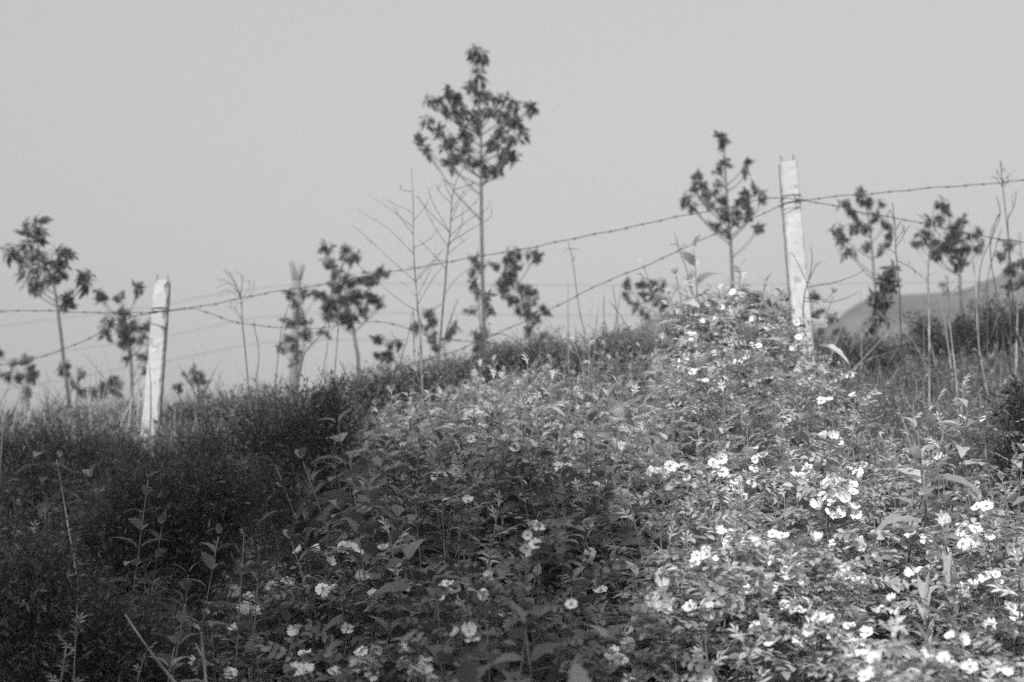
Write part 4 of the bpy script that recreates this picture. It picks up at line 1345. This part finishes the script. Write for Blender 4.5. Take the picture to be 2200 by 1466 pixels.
def grow_rose(key, n_leaf, region):
    label, pts, fl = flowers_of(key)
    cen = np.mean([p for p in pts], 0)
    base = np.array([cen[0], cen[1], float(ground(cen[0], cen[1]))])
    root = thing('rose_bush', label, 'rose bush', base, 'wild rose bushes in bloom')
    # canes arch from the base to the clusters
    cn = T()
    for C in pts:
        b = base + np.array([RNG.uniform(-0.2, 0.2), RNG.uniform(-0.1, 0.3), 0])
        b[:2] = b[:2] * 0.35 + C[:2] * 0.65 + RNG.normal(size=2) * 0.05
        b[2] = float(ground(b[0], b[1])) - 0.03
        m = (b + C) / 2 + np.array([0, 0.05, 0.12])
        tube(cn, spline([b, m, C - [0, -0.01, 0.012]], 5), 0.0028, 0.0011, 4)
    cn.build('canes', M_CANE, root)
    # leaves around every cluster and through the bush
    t = T()
    P = []
    for C in pts:
        k = RNG.integers(8, 13)
        P.append(C + RNG.normal(size=(k, 3)) * [0.07, 0.05, 0.04] + [0, 0.02, -0.04])
    x, y = sample(n_leaf)
    px, py = canopy_px(x, y)
    k = region(px, py)
    x, y = x[k], y[k]
    z = ground(x, y) + thick(x, y) * RNG.uniform(0.45, 1.08, len(x))
    P.append(np.stack([x, y, z], 1))
    P = np.concatenate(P)
    pick = RNG.integers(len(RLF), size=len(P))
    R = np.empty((len(P), 3, 3))
    for i in range(len(P)):
        a = RNG.uniform(0, 6.28)
        d = np.array([math.cos(a), math.sin(a), RNG.uniform(-0.35, 0.45)])
        R[i] = frame(d, up=np.array([0, -0.35, 1.0]) + RNG.normal(size=3) * 0.25) * RNG.uniform(0.7, 1.15)
    for i, tm in enumerate(RLF):
        t.scatter(tm, R[pick == i], P[pick == i])
    t.build('foliage', M_ROSE_SHADED if key in ('shade', 'left') else M_ROSE, root)  # bushes in the shade get the leaf copy with shade in its colour
    if len(fl) > 100:
        fl.sort(key=lambda f: f[0][1])
        rest = fl[100:]
        fl = fl[:100]
        t = T()
        src = T()
        me = FLOWERS[1]
        V = np.array([v.co[:] for v in me.vertices])
        src.add(V, [tuple(p.vertices) for p in me.polygons])
        for (c, nrm, s) in rest:
            R = frame(nrm, (0, 1, 0.2), RNG.uniform(0, 6.28))
            t.put(src, np.stack([R[:, 1], R[:, 2], R[:, 0]], 1), c, s)
        tag(t.build('small_flowers', M_PETAL, root), kind='stuff')
    for j, (c, nrm, s) in enumerate(fl):
        o = bpy.data.objects.new('flower', FLOWERS[RNG.integers(len(FLOWERS))])
        COL.objects.link(o)
        o.parent = root
        o.location = tuple(c - np.array(root.location))
        o.rotation_euler = (Vector(nrm).to_track_quat('Z', 'Y')).to_euler()
        o.scale = (s, s, s)
        st = bpy.data.objects.new('stamens', STAMENS[j % 2])
        COL.objects.link(st)
        st.parent = o
    return root


grow_rose('mound', 20000, lambda px, py: (px > 1450) & (px < 1760) & (py < 905) & (py > 640))
grow_rose('upper', 9000, lambda px, py: (px > 1390) & (px < 1900) & (py >= 905) & (py < 1130))
grow_rose('big', 14000, lambda px, py: (px > 1390) & (px < 1900) & (py >= 1130) & (py < 1560))
grow_rose('edge', 10000, lambda px, py: (px >= 1900) & (px < 2500) & (py >= 890) & (py < 1560))
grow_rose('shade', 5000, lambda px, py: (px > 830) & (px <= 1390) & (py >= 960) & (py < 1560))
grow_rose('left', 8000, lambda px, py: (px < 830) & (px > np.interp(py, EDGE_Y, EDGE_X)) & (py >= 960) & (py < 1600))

# ------------------------------------------------------------------ the trees behind the camera that shade the lower left of the bank
S1 = unit(np.cross([0, 0, 1.0], SUN))           # to the side
S2 = np.cross(SUN, S1)
EDGE = [(-500, 905), (0, 930), (330, 945), (600, 930), (760, 940), (900, 945), (1100, 940), (1230, 950), (1330, 1000), (1390, 1080), (1425, 1200), (1430, 1320), (1420, 1500), (1420, 1700)]


def shade_tree():
    E = np.array([hit(a, b) for a, b in EDGE])
    e1, e2 = E @ S1, E @ S2
    lo1, hi1, lo2, hi2 = e1.min() - 1.0, e1.max() + 1.0, e2.min() - 2.0, e2.max() + 1.0
    poly = list(zip(e1, e2)) + [(e1[-1], lo2), (e1[0] + (e1[0] - e1[-1]) * 0.3, lo2)]

    def inside(p, q):
        c = False
        j = len(poly) - 1
        for i in range(len(poly)):
            a, b = poly[i], poly[j]
            if (a[1] > q) != (b[1] > q) and p < (b[0] - a[0]) * (q - a[1]) / (b[1] - a[1]) + a[0]:
                c = not c
            j = i
        return c
    pts = []
    n = 26000
    P1 = RNG.uniform(lo1, hi1, n * 3)
    P2 = RNG.uniform(lo2, hi2, n * 3)
    for a, b in zip(P1, P2):
        if inside(a + RNG.normal() * 0.06, b + RNG.normal() * 0.06):
            pts.append((a, b))
        if len(pts) >= n:
            break
    pts = np.array(pts)
    tt = RNG.uniform(13, 19, len(pts))
    W = pts[:, :1] * S1 + pts[:, 1:] * S2 + tt[:, None] * SUN
    # their depth along the sun: measured from the plane through the camera
    cen = W.mean(0)
    root = thing('broad_tree', 'broad leafy tree behind the viewer that shades the lower bank', 'tree', (cen[0], cen[1], 0.0))
    tr = T()
    tube(tr, spline([(cen[0], cen[1], -0.2), (cen[0] + 0.2, cen[1], cen[2] * 0.4), (cen[0], cen[1], cen[2] * 0.9)], 6), 0.28, 0.14, 10)
    for i in range(16):
        e = W[RNG.integers(len(W))]
        tube(tr, spline([(cen[0], cen[1], cen[2] * RNG.uniform(0.45, 0.9)), (cen + e) / 2 + [0, 0, -0.3], e], 5), 0.07, 0.015, 6)
    tr.build('trunk', M_BARK, root)
    cr = T()
    lf = leaf(0.17, 0.10, 0.2, 0.2, 3)
    for k in range(1):
        R = np.array([frame(RNG.normal(size=3), RNG.normal(size=3)) for _ in range(len(W))]) * RNG.uniform(0.7, 1.3, (len(W), 1, 1))
        cr.scatter(lf, R, W)
    cr.build('crown', M_TREE, root)


shade_tree()

# ------------------------------------------------------------------ morning haze
hz = T()
x0, x1, y0, y1, z0, z1 = -265, 265, -65, 305, -6.5, 62
hz.add([(x0, y0, z0), (x1, y0, z0), (x1, y1, z0), (x0, y1, z0), (x0, y0, z1), (x1, y0, z1), (x1, y1, z1), (x0, y1, z1)],
       [(3, 2, 1, 0), (4, 5, 6, 7), (0, 1, 5, 4), (1, 2, 6, 5), (2, 3, 7, 6), (3, 0, 4, 7)])
m = bpy.data.materials.new('haze')
m.use_nodes = True
m.node_tree.nodes.clear()
mo = m.node_tree.nodes.new('ShaderNodeOutputMaterial')
pv = m.node_tree.nodes.new('ShaderNodeVolumePrincipled')
pv.inputs['Color'].default_value = (0.9, 0.9, 0.9, 1)
pv.inputs['Density'].default_value = 0.005
pv.inputs['Anisotropy'].default_value = 0.65
m.node_tree.links.new(pv.outputs[0], mo.inputs['Volume'])
tag(hz.build('haze', m, smooth=False), kind='stuff')
